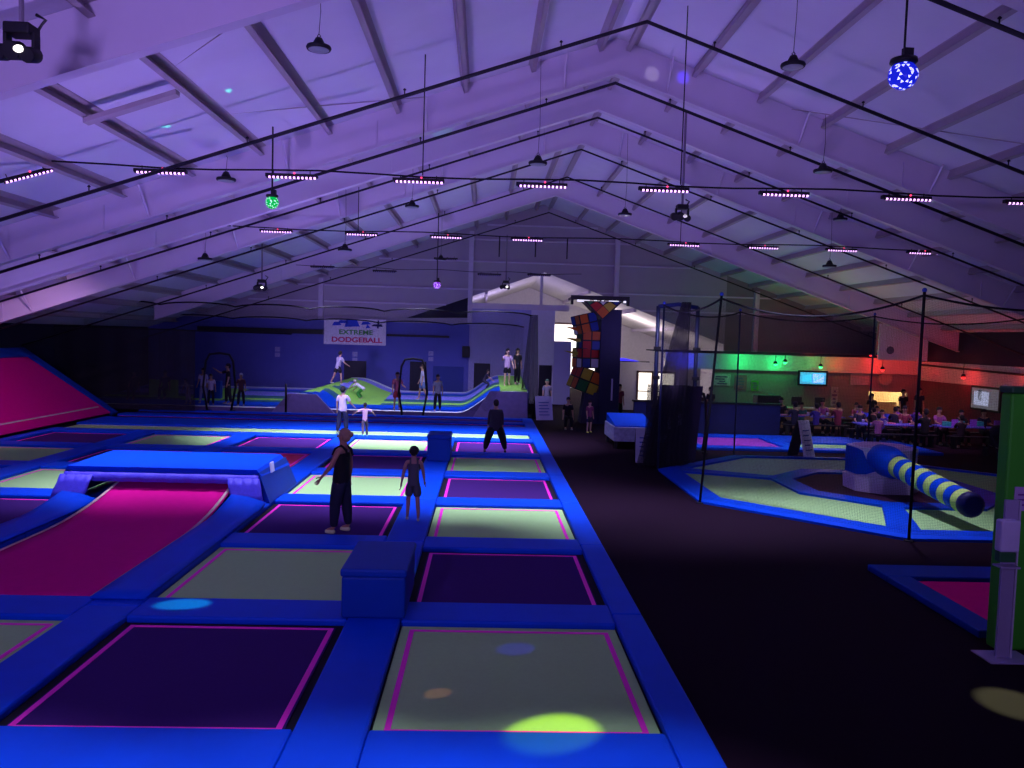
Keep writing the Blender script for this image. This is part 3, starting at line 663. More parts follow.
for x, y in ((3.75, 15.8), (-1.3, 15.8), (-4.0, 25.0), (6.0, 25)):
    tag(MB().tube([(x, y, 6.58), (x, y, zf(x)+.66)], .012, 5).build('hanger_wire', rope_m), 'vertical hanger wire %s' % ('from the ridge right of centre to the near light row' if x == 3.75 else 'left of centre above the near light row' if x == -1.3 else 'left above the second light row' if x < 0 else 'right above the second light row'), 'wire', 'vertical hanger wires')
for (x, z) in ((.55, 8.2), (2.25, 8.25), (3.75, 8.2)):
    tag(MB().tube([(x, 38, z-.95), (x, 38, z)], .03, 6).build('drop_pipe', pipe_m), 'short black vertical drop pipe before the back wall, %s of three' % ('left' if x < 1 else 'middle' if x < 3 else 'right'), 'pipe', 'drop pipes before the back wall')
# the light those bars throw down on the deck
for x in (-7, -4.2, -1.4, 1.0): spot('bar_and_fill_light', (x, 5.9, 6.45), (x, 4.7, 0), 760*K_DOWN, UVD, 48)
for x in [-8.2]+XA[:-1]: spot('bar_and_fill_light', (x, 15.7, 6.38), (x, 17.5 if x < 3 else 15.8, 0), (860 if x < 4.5 else 560)*K_DOWN, UVD, 62)
for x in (-9.2, -6.5, -3.9, -1.3, 1.2): spot('bar_and_fill_light', (x, 24.9, 6.42), (x, 26.4, 0), 1650*K_DOWN, UVD, 62)
for x in (6.1, 8.6, 11.1): spot('bar_and_fill_light', (x, 24.9, 6.42), (x+.5, 27.5, 0), 560*K_DOWN, UVD, 66)
for x in (-6.9, -3.0, .2): spot('bar_and_fill_light', (x, 33.9, 5.9), (x, 37.0, 0), 520*K_DOWN, UVD, 100)  # far bars are unlit; spots added to brighten the court and back wall
for (x, y, tx, ty, p) in ((-12, 22, -15.5, 27, 380), (8, 11.5, 7, 11, 60)):
    spot('deck_fill', (x, y, 5.2), (tx, ty, 0), p, (.9, .5, 1.0), 100)  # fill added for the wall and corner trampolines; no bar hangs here

# high bay lamps, off
hb_src = None
def highbay(loc, top, label, s=1.0, tilt=0):
    global hb_src
    t = thing('bay_lamp', loc, label, 'lamp', 'unlit black bay lamps')
    MB().lathe([(.10, .02), (.25, .0), (.265, .04), (.25, .075), (.12, .10)], n=24).build('rim', black_m, t)
    MB().lathe([(.215, -.004), (.20, -.012), (.05, -.014)], n=24).build('lens', mat('grey lamp lens', (.30, .34, .36), .3), t)
    MB().lathe([(.12, .09), (.13, .12), (.07, .24), (.04, .25)], n=14).build('heat_sink', black_m, t)
    MB().tube([(0, 0, .24), (.035, 0, .28), (0, 0, .33), (-.035, 0, .28), (0, 0, .24)], .012, 5).build('hook', black_m, t)
    MB().tube([(0, 0, .31), (.03, 0, .5+.2*(top-loc[2])), (0.0, 0, top-loc[2])], .007, 5).build('cord', black_m, t)
    t.scale = (s, s, s)
for (x, y, z, lb) in ((-2.43, 11.5, 7.42, 'large black bay lamp hanging near the top left of centre'), (4.27, 11.5, 7.45, 'large black bay lamp near the top right of the ridge'), (-5.78, 18, 6.74, 'black bay lamp left, beneath the nearest braced frame'),
                      (1.06, 18, 7.34, 'black bay lamp under the ridge'), (7.48, 18, 7.4, 'black bay lamp high on the right side'), (-2.27, 24, 7.24, 'small black bay lamp left of the ridge beyond the light bars'),
                      (4.06, 24, 7.22, 'small black bay lamp right of the ridge beyond the light bars'), (10.58, 24, 7.3, 'small black bay lamp upper right beyond the near light row'), (10.58, 24.6, 5.95, 'small black bay lamp low on the right under the second light row'),
                      (-4.22, 24, 5.9, 'small black bay lamp low on the left under the second light row'), (-8.3, 24, 5.5, 'small black bay lamp lowest on the far left'), (-1.9, 33, 6.55, 'tiny far bay lamp above the violet ball')):
    highbay((x, y, z), z+(min(zf(x)+.6, z+2.4)-z)/(.66 if y < 12 else .8), lb, .66 if y < 12 else .8)
# mirror balls and moving heads
def mball(loc, r, col, label, top, es=3.0):
    t = thing('light_ball', loc, label, 'disco light', 'coloured disco lights')
    b = MB(); bmesh.ops.create_icosphere(b.bm, subdivisions=3, radius=r)
    lst = [f for i, f in enumerate(b.bm.faces) if i % 4 == 0]
    bmesh.ops.inset_individual(b.bm, faces=lst, thickness=r*.035, depth=r*.02)
    for f in b.bm.faces: f.material_index = 0
    for f in lst: f.material_index = 1
    b.build('globe', [mat('globe '+label[:6], [c*.3 for c in col], .2, .05, emit=col, es=.6), mat('dots '+label[:6], (1, 1, 1), .3, .02, emit=[min(1, c*.7+.3) for c in col], es=es)], t)
    MB().lathe([(r*.3, r*1.25), (r*.9, r*1.15), (r*.95, r*.9), (r*.75, r*.75)], n=18).build('cap', black_m, t)
    MB().box((-.02, -.04, r*1.2), (r*.6, .04, r*1.9)).build('bracket', pipe_m, t)
    MB().tube([(0, 0, r*1.2), (0, 0, top-loc[2])], .018, 6).build('rod', black_m, t)
mball((5.87, 11.5, 7.4), .20, (.01, .02, .9), 'blue dotted disco ball hanging at the top right', 9.2)
mball((-4.51, 17, 6.15), .135, (.0, .75, .12), 'green disco ball hanging on the left below the frames', 7.7, 1.2)
mball((-1.85, 30, 5.35), .14, (.35, .05, .9), 'violet disco ball hanging far off left of centre', 8.0, 1.5)
def mover(loc, top, label, lens_on):
    t = thing('moving_head', loc, label, 'stage light', 'moving stage lights')
    MB().box((-.14, -.12, .13), (.14, .12, .25), 0, .02).build('base', black_m, t)
    for sg in (-1, 1): MB().box((sg*.15-.02, -.06, -.08), (sg*.15+.02, .06, .16), 0, .01).build('yoke', black_m, t)
    for (px, pz, rr) in ((-.05, -.03, .10), (.12, -.07, .085), (-.2, -.05, .09)):
        MB().lathe([(rr*.5, -.12), (rr, -.06), (rr, .10), (rr*.9, .12)], (px, -.02, pz), 14, 0, Matrix.Rotation(PI/2+.3, 4, 'X')).build('head', black_m, t)
    MB().ball((.05, -.15, -.05), (.055, .03, .04), 10).build('lens', mat('lit lens' if lens_on else 'dim lens', (1, 1, .9), .3, .02, emit=(1, .95, .8), es=3 if lens_on else .4), t)
    MB().tube([(0, 0, .25), (0, 0, top-loc[2])], .03, 6).build('pole', mat('grey pole', (.2, .17, .22), .5), t)
    MB().tube([(.1, .1, .2), (.2, .1, .35), (.1, .1, .4)], .02, 5).build('clamp', black_m, t)
mover((-5.08, 9, 6.45), 7.9, 'black cluster stage light with a lit lens at the top left corner', True)
mover((4.81, 20, 6.66), 9.2, 'black stage light hanging right of the ridge', False)
mover((.9, 38, 5.9), 8.3, 'small far stage light with pale glow before the back wall', True)
mover((-8.3, 30, 5.1), 7.0, 'small stage light hanging far left below the roof frames', True)
# coloured beams from the disco lights
for (src, dst, col, p, a) in (((5.6, 11.2, 7.1), (.67, 6.75, .03), (.85, 1.0, .05), 300, 5.2), ((5.6, 11.2, 7.1), (5.35, 7.6, 0), (.6, 1.0, .3), 620, 5.5), ((5.5, 11.3, 7.2), (-3.63, 9.81, .1), (.0, 1, .3), 1100, 2.3),
                              ((5.5, 11.3, 7.2), (.48, 8.75, .1), (.0, .0, 1.0), 110, 2.6), ((5.5, 11.3, 7.2), (-.37, 7.59, .03), (1.0, .25, .1), 60, 1.4), ((5.5, 11.3, 7.2), (-4.3, 9.25, .05), (1.0, .1, .05), 120, 1.6),
                              ((5.5, 11.3, 7.2), (-1.0, 11.5, .05), (.8, .8, .7), 60, 1.5), ((5.6, 11.8, 7.4), (3.71, 18.9, 9.7), (.9, .85, 1), 26, 2.8), ((5.6, 11.8, 7.4), (4.44, 18.9, 9.65), (.05, .02, 1), 130, 2.5),
                              ((-4.5, 16.7, 6.3), (-4.85, 15, 8.0), (.0, 1, .6), 16, 4), ((-4.8, 16.7, 6.2), (-6.2, 16.0, 7.3), (.0, 1, .6), 13, 5), ((-4.5, 17.3, 6.2), (-4.9, 18.9, 6.95), (.0, 1, .4), 14, 5), ((-4.4, 17.3, 6.2), (-4.1, 18.9, 7.0), (.1, 1, .6), 14, 5), ((-4.4, 17.3, 6.2), (-3.3, 18.9, 7.2), (.1, 1, .6), 18, 5)):
    spot('disco_beam', src, dst, p*18, col, a, .6, .01)

# ------------------------------------------------------------------ second trampoline court and lobby on the right
t = thing('back_court', (11, 27.3, 0), 'blue padded trampoline court between the arena and the counter', 'trampoline court')
for (a, b) in (((-4.2, -1.6, 0), (4.2, -1.05, .1)), ((-4.2, 1.6, 0), (4.2, 2.3, .1)), ((-4.2, -1.05, 0), (-3.7, 1.6, .1)), ((-.9, -1.05, 0), (-.3, 1.6, .1)), ((3.5, -1.05, 0), (4.2, 1.6, .1)), ((-.3, .3, 0), (3.5, 1.6, .1))):
    MB().box(a, b, 0, .02).build('pad', pad_m, t)
MB().box((-3.7, -1.05, .01), (-.9, 1.6, .04)).build('bed', mat('violet bed', (.30, .04, .40), .8), t)
MB().box((-.3, -1.05, .01), (3.5, .3, .04)).build('bed', bedw_m, t)
# corner trampoline by the green tower
t = thing('corner_trampoline', (6.1, 12.2, 0), 'red trampoline with blue pads at the right edge behind the green tower', 'trampoline')
MB().box((0, -.62, 0), (4, 0, .1), 0, .02).build('pad', padd_m, t); MB().box((0, -2.85, 0), (.36, -.62, .1), 0, .02).build('pad', padd_m, t)
MB().box((.36, -2.85, .01), (4, -.66, .04)).build('bed', bedk_m, t)
# tower
t = thing('green_tower', (6.07, 8.98, 0), 'tall bright green box tower at the right edge', 'tower')
MB().box((0, 0, 0), (2.5, .2, 3.02), 0, .03).build('body', green_m, t)
MB().box((-.02, -.02, 3.02), (2.52, .22, 3.10), 0, .02).build('top_cap', mat('dark green trim', (.02, .10, .03), .5), t)
n_ = MB().box((.10, -.012, 1.66), (.50, -.001, 1.94)).build('notice', mat('lilac notice', (.50, .34, .62), .6), t)
nl = MB()
for k in range(3): nl.box((.14, -.016, 1.72+.06*k), (.44-.05*(k % 2), -.012, 1.74+.06*k))
nl.build('notice_print', mat('purple print', (.2, .05, .3), .6), n_)
# sanitizer stand
t = thing('sanitizer_stand', (5.975, 8.75, 0), 'grey metal stand holding a white hand sanitizer dispenser before the green tower', 'sanitizer stand')
gm = mat('grey lavender metal', (.36, .32, .48), .4, .06)
MB().box((-.22, -.18, 0), (.32, .2, .015), 0, .004).build('base_plate', gm, t)
MB().box((-.06, -.02, .015), (.09, .02, 1.83), 0, .006).build('post', gm, t)
MB().box((.09, -.035, .015), (.11, .035, 1.83)).build('post_edge', mat('light metal edge', (.55, .52, .62), .4), t)
MB().box((-.17, -.14, 1.26), (.05, -.02, 1.62), 0, .02).build('dispenser', mat('dispenser white', (.62, .58, .78), .5), t)
MB().box((-.16, -.12, 1.14), (.03, -.02, 1.26), 0, .015).build('nozzle_cover', mat('dark green cover', (.03, .14, .05), .5), t)
MB().box((-.16, -.16, 1.08), (.06, .0, 1.10)).build('drip_tray', gm, t)

# climbing tower with puzzle cube blocks
t = thing('climbing_tower', (4.75, 33, 0), 'tall climbing tower of stacked coloured puzzle cubes beside a dark panel', 'climbing wall')
MB().box((.0, -.1, 0), (.85, 1.4, 4.75), 0, .02).build('dark_panel', mat('navy panel', (.012, .014, .05), .6), t)
tb = MB(); tb.box((-1.3, -.35, 5.1), (1.1, -.2, 5.28)); tb.box((-1.3, -.2, 5.1), (-1.15, .8, 5.2)); tb.box((.95, -.2, 5.1), (1.1, .8, 5.2)); tb.box((-.1, -.3, 4.7), (.1, -.2, 5.1)); tb.box((-1.3, -.35, 4.9), (-1.2, -.2, 5.1)); tb.box((1.0, -.35, 4.9), (1.1, -.2, 5.1))
tb.build('top_beam', black_m, t)
lamp_e = mat('belay lamp', (1, 1, 1), .4, .02, emit=(.9, .9, 1), es=.9)
for (a, b) in ((-1.05, -.55), (-.35, -.25), (-.05, .05), (.25, .65), (.85, .95)): MB().box((a, -.37, 5.02), (b, -.33, 5.1)).build('belay_light', lamp_e, t)
sc = [mat('cube '+n, [q*.55 for q in c], .5) for n, c in (('red', (.55, .02, .02)), ('orange', (.70, .15, .02)), ('yellow', (.62, .50, .04)), ('white', (.75, .72, .78)), ('green', (.02, .20, .06)), ('blue', (.02, .06, .35)))]
rr = random.Random(3)
def cube(c, s, rot, seedcols=None):
    M = Matrix.Translation(c) @ rot
    b = MB(); b.box((-s/2, -s/2, -s/2), (s/2, s/2, s/2), 0, .03, M=M)
    q = s/2+.012; g = s/3 if s > 1.0 else s/2; nn = 3 if s > 1.0 else 2
    for ax in range(3):
        for sg in (-1, 1):
            for i in range(nn):
                for j in range(nn):
                    u0, v0 = -s/2+i*g+.03, -s/2+j*g+.03; u1, v1 = u0+g-.06, v0+g-.06
                    pts = [(u0, v0), (u1, v0), (u1, v1), (u0, v1)]
                    P4 = []
                    for (u, v) in pts:
                        w = [u, v]; w.insert(ax, sg*q); P4.append(M @ V(w))
                    b.face(P4, rr.choice([1, 1, 2, 2, 3, 4, 5, 6]))
    return b.build('puzzle_cube', [black_m]+sc, t)
Rz = lambda d: Matrix.Rotation(math.radians(d), 4, 'Z'); Rx = lambda d: Matrix.Rotation(math.radians(d), 4, 'X'); Ry = lambda d: Matrix.Rotation(math.radians(d), 4, 'Y')
vb = MB(); vb.hex8([(-.02, -.45, 4.33), (.02, -.45, 4.33), (.02, .5, 4.33), (-.02, .5, 4.33)], [(-.80, -.45, 5.06), (.80, -.45, 5.06), (.80, .5, 5.06), (-.80, .5, 5.06)])
h_ = .255
for (cx, cz, ci) in ((0, 4.62, 2), (-.27, 4.89, 1), (.27, 4.89, 3), (0, 5.16, 4), (-.54, 5.16, 5), (.54, 5.16, 6)):
    if cz > 5: vb.face([(cx-.135, -.462, 5.04), (cx, -.462, 4.91), (cx+.135, -.462, 5.04)], ci)
    else: vb.face([(cx-h_, -.462, cz), (cx, -.462, cz-h_), (cx+h_, -.462, cz), (cx, -.462, min(5.04, cz+h_))], ci)
vb.build('puzzle_cube', [black_m]+sc, t)
cube((-.62, .3, 4.15), .80, Ry(-14) @ Rz(20))
cube((-.45, .3, 3.45), .80, Rz(12))
cube((-.55, .3, 2.72), .82, Rz(24))
cube((-.55, .3, 1.80), .98, Ry(20) @ Rz(18))
MB().hex8([(-.7, .0, 0), (0, -.1, 0), (0, 1, 0), (-.7, 1, 0)], [(-.55, .0, 1.3), (0, -.1, 1.3), (0, 1, 1.3), (-.55, 1, 1.3)]).build('lower_column', mat('dark rock', (.03, .03, .06), .8, .3), t)
for k, z in enumerate((3.9, 3.45, 2.9)): MB().hex8([(-1.0, .1, z-.06), (-.8, 0, z-.08), (-.8, .2, z-.08)], [(-1.5, .1, z+.10), (-.82, 0, z+.06), (-.82, .2, z+.06)]).build('climbing_hold', sc[2 if k else 1], t)
for (x, y, z) in ((5.25, 32.8, 1.9),): tag(MB().box((x, y, z-.9), (x+.06, y+.05, z)).build('belay_strap', mat('pale strap', (.5, .5, .6), .6)), 'pale strap hanging on the dark panel of the climbing tower', 'strap')
# low dark barrier and gaming counter
t = thing('low_barrier', (8.6, 30.5, 0), 'low navy padded barrier wall behind the net curtain', 'barrier')
MB().box((-2.8, 0, 0), (2.9, .25, 1.15), 0, .02).build('panel', mat('navy barrier', (.01, .015, .10), .6), t); MB().box((-2.85, -.04, 1.15), (2.95, .29, 1.22), 0, .01).build('rail', black_m, t)
t = thing('game_table', (4.75, 26.4, 0), 'low white sided play table with bright blue top left of the net curtain', 'game table')
MB().box((-.55, -1.0, .25), (.75, 1.0, .72), 0, .02).build('body', mat('patterned grey side', (.30, .32, .48), .6, .5, 9), t)
MB().hex8([(-.5, -.95, .72), (.75, -.95, .72), (.75, .95, .72), (-.5, .95, .72)], [(-.5, -.95, .76), (.75, -.95, .76), (.75, .95, 1.0), (-.5, .95, 1.0)]).build('top', pad_m, t)
for sx in (-.5, .6):
    for sy_ in (-.9, .8): MB().box((sx, sy_, 0), (sx+.1, sy_+.1, .25)).build('leg', black_m, t)
# blue truss gate behind
t = thing('truss_gate', (6.55, 27.2, 0), 'tall dark blue frame gate seen behind the net curtain', 'gate frame')
for sg in (-.68, .68):
    MB().tube([(sg, 0, 0), (sg, 0, 4.7)], .07, 8).build('post', mat('blue black pole', (.01, .015, .06)), t)
    for z in (1.2, 2.2, 3.2): MB().box((sg-.09, -.1, z), (sg+.12, .1, z+.12)).build('bracket', black_m, t)
MB().tube([(-.68, 0, 4.68), (.0, 0, 4.78), (.68, 0, 4.68)], .07, 8).build('crossbar', mat('navy tube', (.015, .03, .16)), t)
# blue glow strip lamp in the annex
e_b = mat('blue strip lamp', (.1, .1, 1), .4, .02, emit=(.03, .02, 1), es=1.6)
tag(MB().hex8([(5.7, 40.02, 2.47), (7.8, 40.02, 2.47), (7.8, 40.2, 2.47), (5.7, 40.2, 2.47)], [(6.4, 40.02, 2.6), (7.0, 40.02, 2.6), (7.0, 40.2, 2.6), (6.4, 40.2, 2.6)]).build('blue_lamp', e_b), 'glowing blue strip lamp right of the climbing tower', 'lamp')
tag(MB().box((5.6, 40.05, 2.42), (8.3, 40.15, 2.47)).build('lamp_rail', black_m), 'black rail carrying the blue strip lamp', 'rail')

# lobby walls
lob = mat('olive lobby wall', (.26, .26, .22), .8, .08, 1); sof = mat('pale soffit', (.62, .60, .56), .7, .04)
b = MB()
b.box((8.6, 38, 2.98), (XR, 38.2, 3.12), 2)
b.box((18.9, 38, 3.12), (XR, 38.2, 4.9), 3); b.box((8.6, 38.2, 3.0), (XR, YE, 3.06), 2)
b.box((8.6, 37.8, 2.25), (XR, 38.0, 3.0), 1)
b.box((11.0, 38, 0), (18.6, 38.2, 3.0), 0); b.box((20.5, 38, 0), (XR, 38.2, 3.0), 3); b.box((18.6, 38, 1.38), (20.5, 38.2, 2.4), 3)
b.build('wall_lobby', [lob, sof, dark_w, mat('taupe lobby wall', (.30, .25, .26), .8)], kind='structure')
w = MB(); w.box((18.0, 40.5, 0), (20.6, 40.6, 2.6), 0); w.box((18.0, 38.2, 0), (18.05, 40.5, 2.6), 0); w.box((20.55, 38.2, 0), (20.6, 40.5, 2.6), 0); w.box((18.0, 38.2, 2.6), (20.6, 40.6, 2.65), 0)
w.build('wall_kitchen', mat('cream kitchen wall', (.75, .62, .42), .7), kind='structure')
point('kitchen_lamp', (19.2, 39.2, 2.2), 190, (1, .82, .5), .1)
w = MB(); w.box((8.6, 38, 2.3), (11.0, 38.2, 3.0)); w.build('trim_7', sof, kind='structure')
# shelves with appliances in the lit kitchen opening
t = thing('kitchen_counter', (19.1, 38.9, 0), 'cream counter with dark appliances inside the bright kitchen opening', 'counter')
MB().box((-1.0, -.3, 0), (1.2, .3, .85)).build('cabinet', mat('cream front', (.6, .45, .3), .6), t)
for x in (-.7, -.25): MB().box((x, -.2, .85), (x+.32, .2, 1.15), 0, .02).build('appliance', black_m, t)
# counters
t = thing('reception_counter', (13.6, 33.5, 0), 'olive wooden reception counter below the wall screen', 'counter')
MB().box((-1.3, -.3, 0), (1.5, .3, .80), 0, .01).build('front', mat('olive wood', (.30, .22, .12), .6, .2, 4), t); MB().box((-1.35, -.38, .80), (1.55, .35, .87), 0, .015).build('worktop', mat('pale worktop', (.42, .32, .2), .5), t)
for (x, lb) in ((13.3, 'black monitor on the left of the reception counter'), (14.3, 'black monitor on the right of the reception counter')):
    t = thing('monitor', (x, 33.5, .87), lb, 'monitor', 'monitors on the reception counter')
    MB().box((-.22, -.02, .1), (.22, .03, .45), 0, .01).build('screen', black_m, t); MB().box((-.03, -.02, .02), (.03, .04, .12)).build('neck', black_m, t); MB().box((-.12, -.08, 0), (.12, .1, .02)).build('foot', black_m, t)
t = thing('black_cabinet', (12.1, 33.6, 0), 'black box cabinet left of the reception counter', 'cabinet')
MB().box((-.55, -.3, 0), (.45, .3, 1.35), 0, .02).build('body', black_m, t); MB().box((-.5, -.32, .1), (.4, -.3, 1.25)).build('door', pipe_m, t)
def screen(x, y, z, w, h, label, rz, parts):
    t = thing('wall_screen', (x, y, z), label, 'screen', rz=rz)
    MB().box((-w/2-.09, 0, -h/2-.09), (w/2+.09, .08, h/2+.09), 0, .01).build('bezel', black_m, t)
    for nm, a, b_, z0, z1, col, es in parts:
        MB().box((a*w, -.012, z0*h), (b_*w, -.002, z1*h)).build(nm, mat('scr '+nm+label[:5], col, .4, .15, 8, emit=col, es=es), t)
screen(15.7, 37.7, 1.95, 1.25, .55, 'bright cyan and pink wall screen under the green lights', 0, (('picture', -.5, .5, -.5, .5, (.10, .55, 1.0), .8), ('green_panel', -.42, -.05, -.34, .34, (.05, .55, .40), .8), ('pink_panel', .0, .42, -.38, .38, (.9, .5, .85), 1.0)))
screen(XR-.12, 32.6, 1.5, 1.8, .85, 'wall screen with grey picture beside the green tower', -PI/2, (('picture', -.5, .5, -.5, .5, (.20, .22, .28), .4), ('bright_area', -.4, .15, -.35, .35, (.6, .62, .8), .6), ('figure_shape', -.25, -.12, -.1, .4, (.02, .02, .05), .1)))
spot('bar_and_fill_light', (15.5, 26.8, 5.6), (15.6, 29.3, 0), 1000, (.85, .45, 1), 70)  # fill added over the party tables, no bar hangs there
t = thing('hanging_sign', (19.1, 36.0, 3.75), 'pale sign panel hanging above the red lit soffit', 'sign')
MB().box((-1.15, 0, -.8), (1.15, .05, .85)).build('panel', mat('pale sign', (.75, .8, .95), .6, .06), t)
lg = MB(); lg.lathe([(.18, 0), (.18, .01)], (-.6, -.01, -.35), 16, 0, Matrix.Rotation(PI/2, 4, 'X'))
lg.build('round_emblem', mat('grey emblem', (.12, .14, .25), .6), t)
# poster collage on lobby wall left
for (x, z, w, h, c, lb) in ((11.35, 1.75, .9, .55, (.55, .50, .45), 'pale collage poster left of the green lit wall'), (12.3, 1.65, .6, .7, (.35, .12, .16), 'red and white poster beside the collage'), (13.0, 1.5, .35, .5, (.10, .35, .04), 'small lime poster right of the red one'), (16.9, 1.1, .35, .9, (.40, .40, .38), 'narrow pale notice right of the wall screen')):
    t = thing('poster', (x, 37.95, z), lb, 'poster')
    MB().box((-w/2, 0, -h/2), (w/2, .03, h/2)).build('sheet', mat('poster '+lb[:8], c, .7, .3, 5), t)
    g_ = MB()
    for k in range(4): g_.box((-w*.4+rr.random()*w*.3, -.008, -h*.4+k*h*.2), (w*.1+rr.random()*w*.3, -.001, -h*.4+k*h*.2+h*.12))
    g_.build('printed_shapes', mat('poster ink', (.16, .10, .2), .7), t)
# round wall clock and boards over the kitchen opening
t = thing('wall_clock', (19.35, 37.95, 2.02), 'round pale disc on the wall above the kitchen opening', 'clock')
MB().lathe([(.34, 0), (.34, .04), (.30, .05)], n=24, M=Matrix.Rotation(PI/2, 4, 'X')).build('face', mat('pale disc', (.40, .38, .36), .6), t)
t = thing('menu_board', (18.1, 37.94, 1.98), 'grey square board left of the round wall disc', 'board')
MB().box((-.45, 0, -.3), (.45, .03, .3)).build('panel', mat('grey board2', (.42, .40, .42), .6), t)
def lobby_rail():
    b = MB(); b.box((8.6, 36.95, 3.02), (20.8, 37.05, 3.08))
    for x in (9, 12, 15, 18, 20.5): b.box((x, 37.0, 3.03), (x+.05, 38.0, 3.07))
    return b.build('lobby_rail', black_m)
# coloured spot lamps under the soffit
eg = mat('green lamp', (.1, 1, .3), .3, .02, emit=(.05, 1, .25), es=4); er = mat('red lamp', (1, .1, .1), .3, .02, emit=(1, .03, .03), es=4)
for (x, z, y, c, lb) in ((13.6, 2.62, 37.0, 0, 'green spot lamp, leftmost of the pair over the lobby'), (14.05, 2.72, 37.0, 0, 'green spot lamp, right one of the close pair'), (15.75, 2.55, 37.0, 0, 'green spot lamp above the bright wall screen'),
                       (18.7, 2.5, 37.0, 1, 'red spot lamp left of the pale sign panel foot'), (18.1, 3.162, 37.0, 2, 'small red lamp, left of two beside the pale sign'), (18.45, 3.162, 37.0, 2, 'small red lamp, right of two beside the pale sign'), (XR-.5, 33.3, 0, 1, 'red spot lamp on the right wall over the wall screen')):
    if c == 1 and y == 0: x, y, z = XR-.11, 34.2, 2.35
    t = thing('spot_lamp', (x, y, z), lb, 'lamp', 'coloured spot lamps over the lobby')
    MB().lathe([(.05, .12), (.09, .06), (.10, -.02)], n=12).build('housing', black_m, t)
    if z < 2.9: MB().tube([(0, 0, .1), (0, 0, 3.03-z)], .015, 6).build('stem', black_m, t)
    MB().ball((0, 0, -.03), .085 if c < 2 else .05, 10).build('bulb', eg if c == 0 else er, t)
for (x, y, z, p, c) in ((12.2, 37.2, 2.75, 34, (.0, 1, .22)), (13.9, 37.2, 2.75, 40, (.0, 1, .22)), (15.75, 37.2, 2.7, 10, (.05, 1, .2)), (16.9, 37.2, 2.75, 16, (1, .10, .02)), (18.7, 37.2, 2.75, 32, (1, .02, .01)), (20.3, 36.8, 2.75, 20, (1, .02, .02)),
                        (XR-.6, 33.8, 2.45, 30, (1, .03, .02)), (XR-.6, 30.0, 2.45, 34, (1, .06, .04)), (9.4, 37.2, 2.8, 36, (.02, .02, 1)), (14.2, 32, 2.6, 55, (.9, .75, .6))):  # last point is fill added over the reception counter, without a lamp
    point('lobby_glow', (x, y, z), p, c, .04)
spot('roof_tint', (16, 36.5, 3.2), (15.5, 30, 6), 60, (1, .22, .15), 120); spot('roof_tint', (12.5, 36.5, 3.2), (13, 31, 7), 60, (.35, 1, .2), 120)  # unseen spots added to tint the roof and end wall
spot('roof_tint', (15.5, 37.5, 3.3), (15.5, 42.5, 3.9), 60, (1, .12, .04), 120); spot('roof_tint', (11.5, 37.5, 3.3), (12, 42.5, 4.2), 40, (.2, 1, .2), 110)
tag(lobby_rail(), 'long black rail running over the lobby soffit', 'rail')
tag(MB().tube([(XR-.25, 15, 2.35), (XR-.25, 37.5, 2.75)], .05, 6).build('wall_pipe', black_m), 'black pipe running along the red lit right wall', 'pipe')

# party tables and seats
def party_table(x, y, label, rz=0):
    t = thing('party_table', (x, y, 0), label, 'table', 'long party tables behind the arena', rz=rz)
    MB().box((-1.3, -.4, .70), (1.3, .4, .74), 0, .01).build('table_top', mat('violet blue tablecloth', (.10, .10, .55), .6), t)
    for sx in (-1.1, 1.1):
        for s2 in (-.3, .3): MB().tube([(sx, s2, 0), (sx, s2, .7)], .03, 6).build('leg', black_m, t)
TB = [(12.7, 30.9), (15.9, 30.6), (15.0, 28.3), (17.6, 27.8), (13.6, 33.0-.3+.0)]
TB = [(12.9, 31.2), (15.9, 31.0), (14.9, 28.6), (17.8, 28.4)]
for (x, y), lb in zip(TB, ('left back party table near the reception counter', 'right back party table in front of the bright kitchen opening', 'front left party table just behind the white arena hub', 'front right party table with pink plates near the red wall')):
    party_table(x, y, lb)
pc = [mat('pink plate', (.85, .25, .45), .5), mat('aqua box', (.05, .55, .45), .5), mat('white cup', (.8, .78, .85), .5), mat('violet bag', (.35, .10, .7), .5), mat('blue box', (.05, .10, .8), .5)]
k = 0
for (x, y) in TB:
    for j in range(7):
        px, py = x-1.1+2.2*j/6+rr.uniform(-.1, .1), y+rr.uniform(-.22, .22); kind = (j+k) % 4
        nb = ['left back', 'right back', 'front left', 'front right'][TB.index((x, y))]; pos = ['left end', 'left', 'left of centre', 'centre', 'right of centre', 'right', 'right end'][j]
        if kind == 0:
            t = tag(MB().lathe([(.05, 0), (.13, .01), (.15, .03), (.14, .03)], n=14).build('plate', pc[0]), 'pink plate at the %s of the %s party table' % (pos, nb), 'plate', 'party tableware')
        elif kind == 1:
            t = tag(MB().box((-.12, -.09, 0), (.12, .09, .17), 0, .01).build('gift_box', pc[1 if k % 2 else 4]), 'small %s gift box at the %s of the %s party table' % ('aqua' if k % 2 else 'blue', pos, nb), 'box', 'party boxes')
        elif kind == 2:
            t = tag(MB().lathe([(.035, 0), (.05, .12), (.052, .125), (.045, .12)], n=12).build('cup', pc[2]), 'white cup at the %s of the %s party table' % (pos, nb), 'cup', 'party cups')
        else:
            t = tag(MB().hex8([(-.1, -.05, 0), (.1, -.05, 0), (.1, .05, 0), (-.1, .05, 0)], [(-.12, -.02, .25), (.12, -.02, .25), (.12, .02, .25), (-.12, .02, .25)]).build('gift_bag', pc[3]), 'violet gift bag at the %s of the %s party table' % (pos, nb), 'bag', 'party bags')
        t.location = (px, py, .741); k += 1
def bench(x, y, label):
    t = thing('bench', (x, y, 0), label, 'bench', 'black benches at the party tables')
    MB().box((-1.3, -.16, .40), (1.3, .16, .45), 0, .01).build('seat', black_m, t)
    for sx in (-1.1, 1.1): MB().box((sx-.03, -.14, 0), (sx+.03, .14, .4)).build('leg', black_m, t)
BN = []
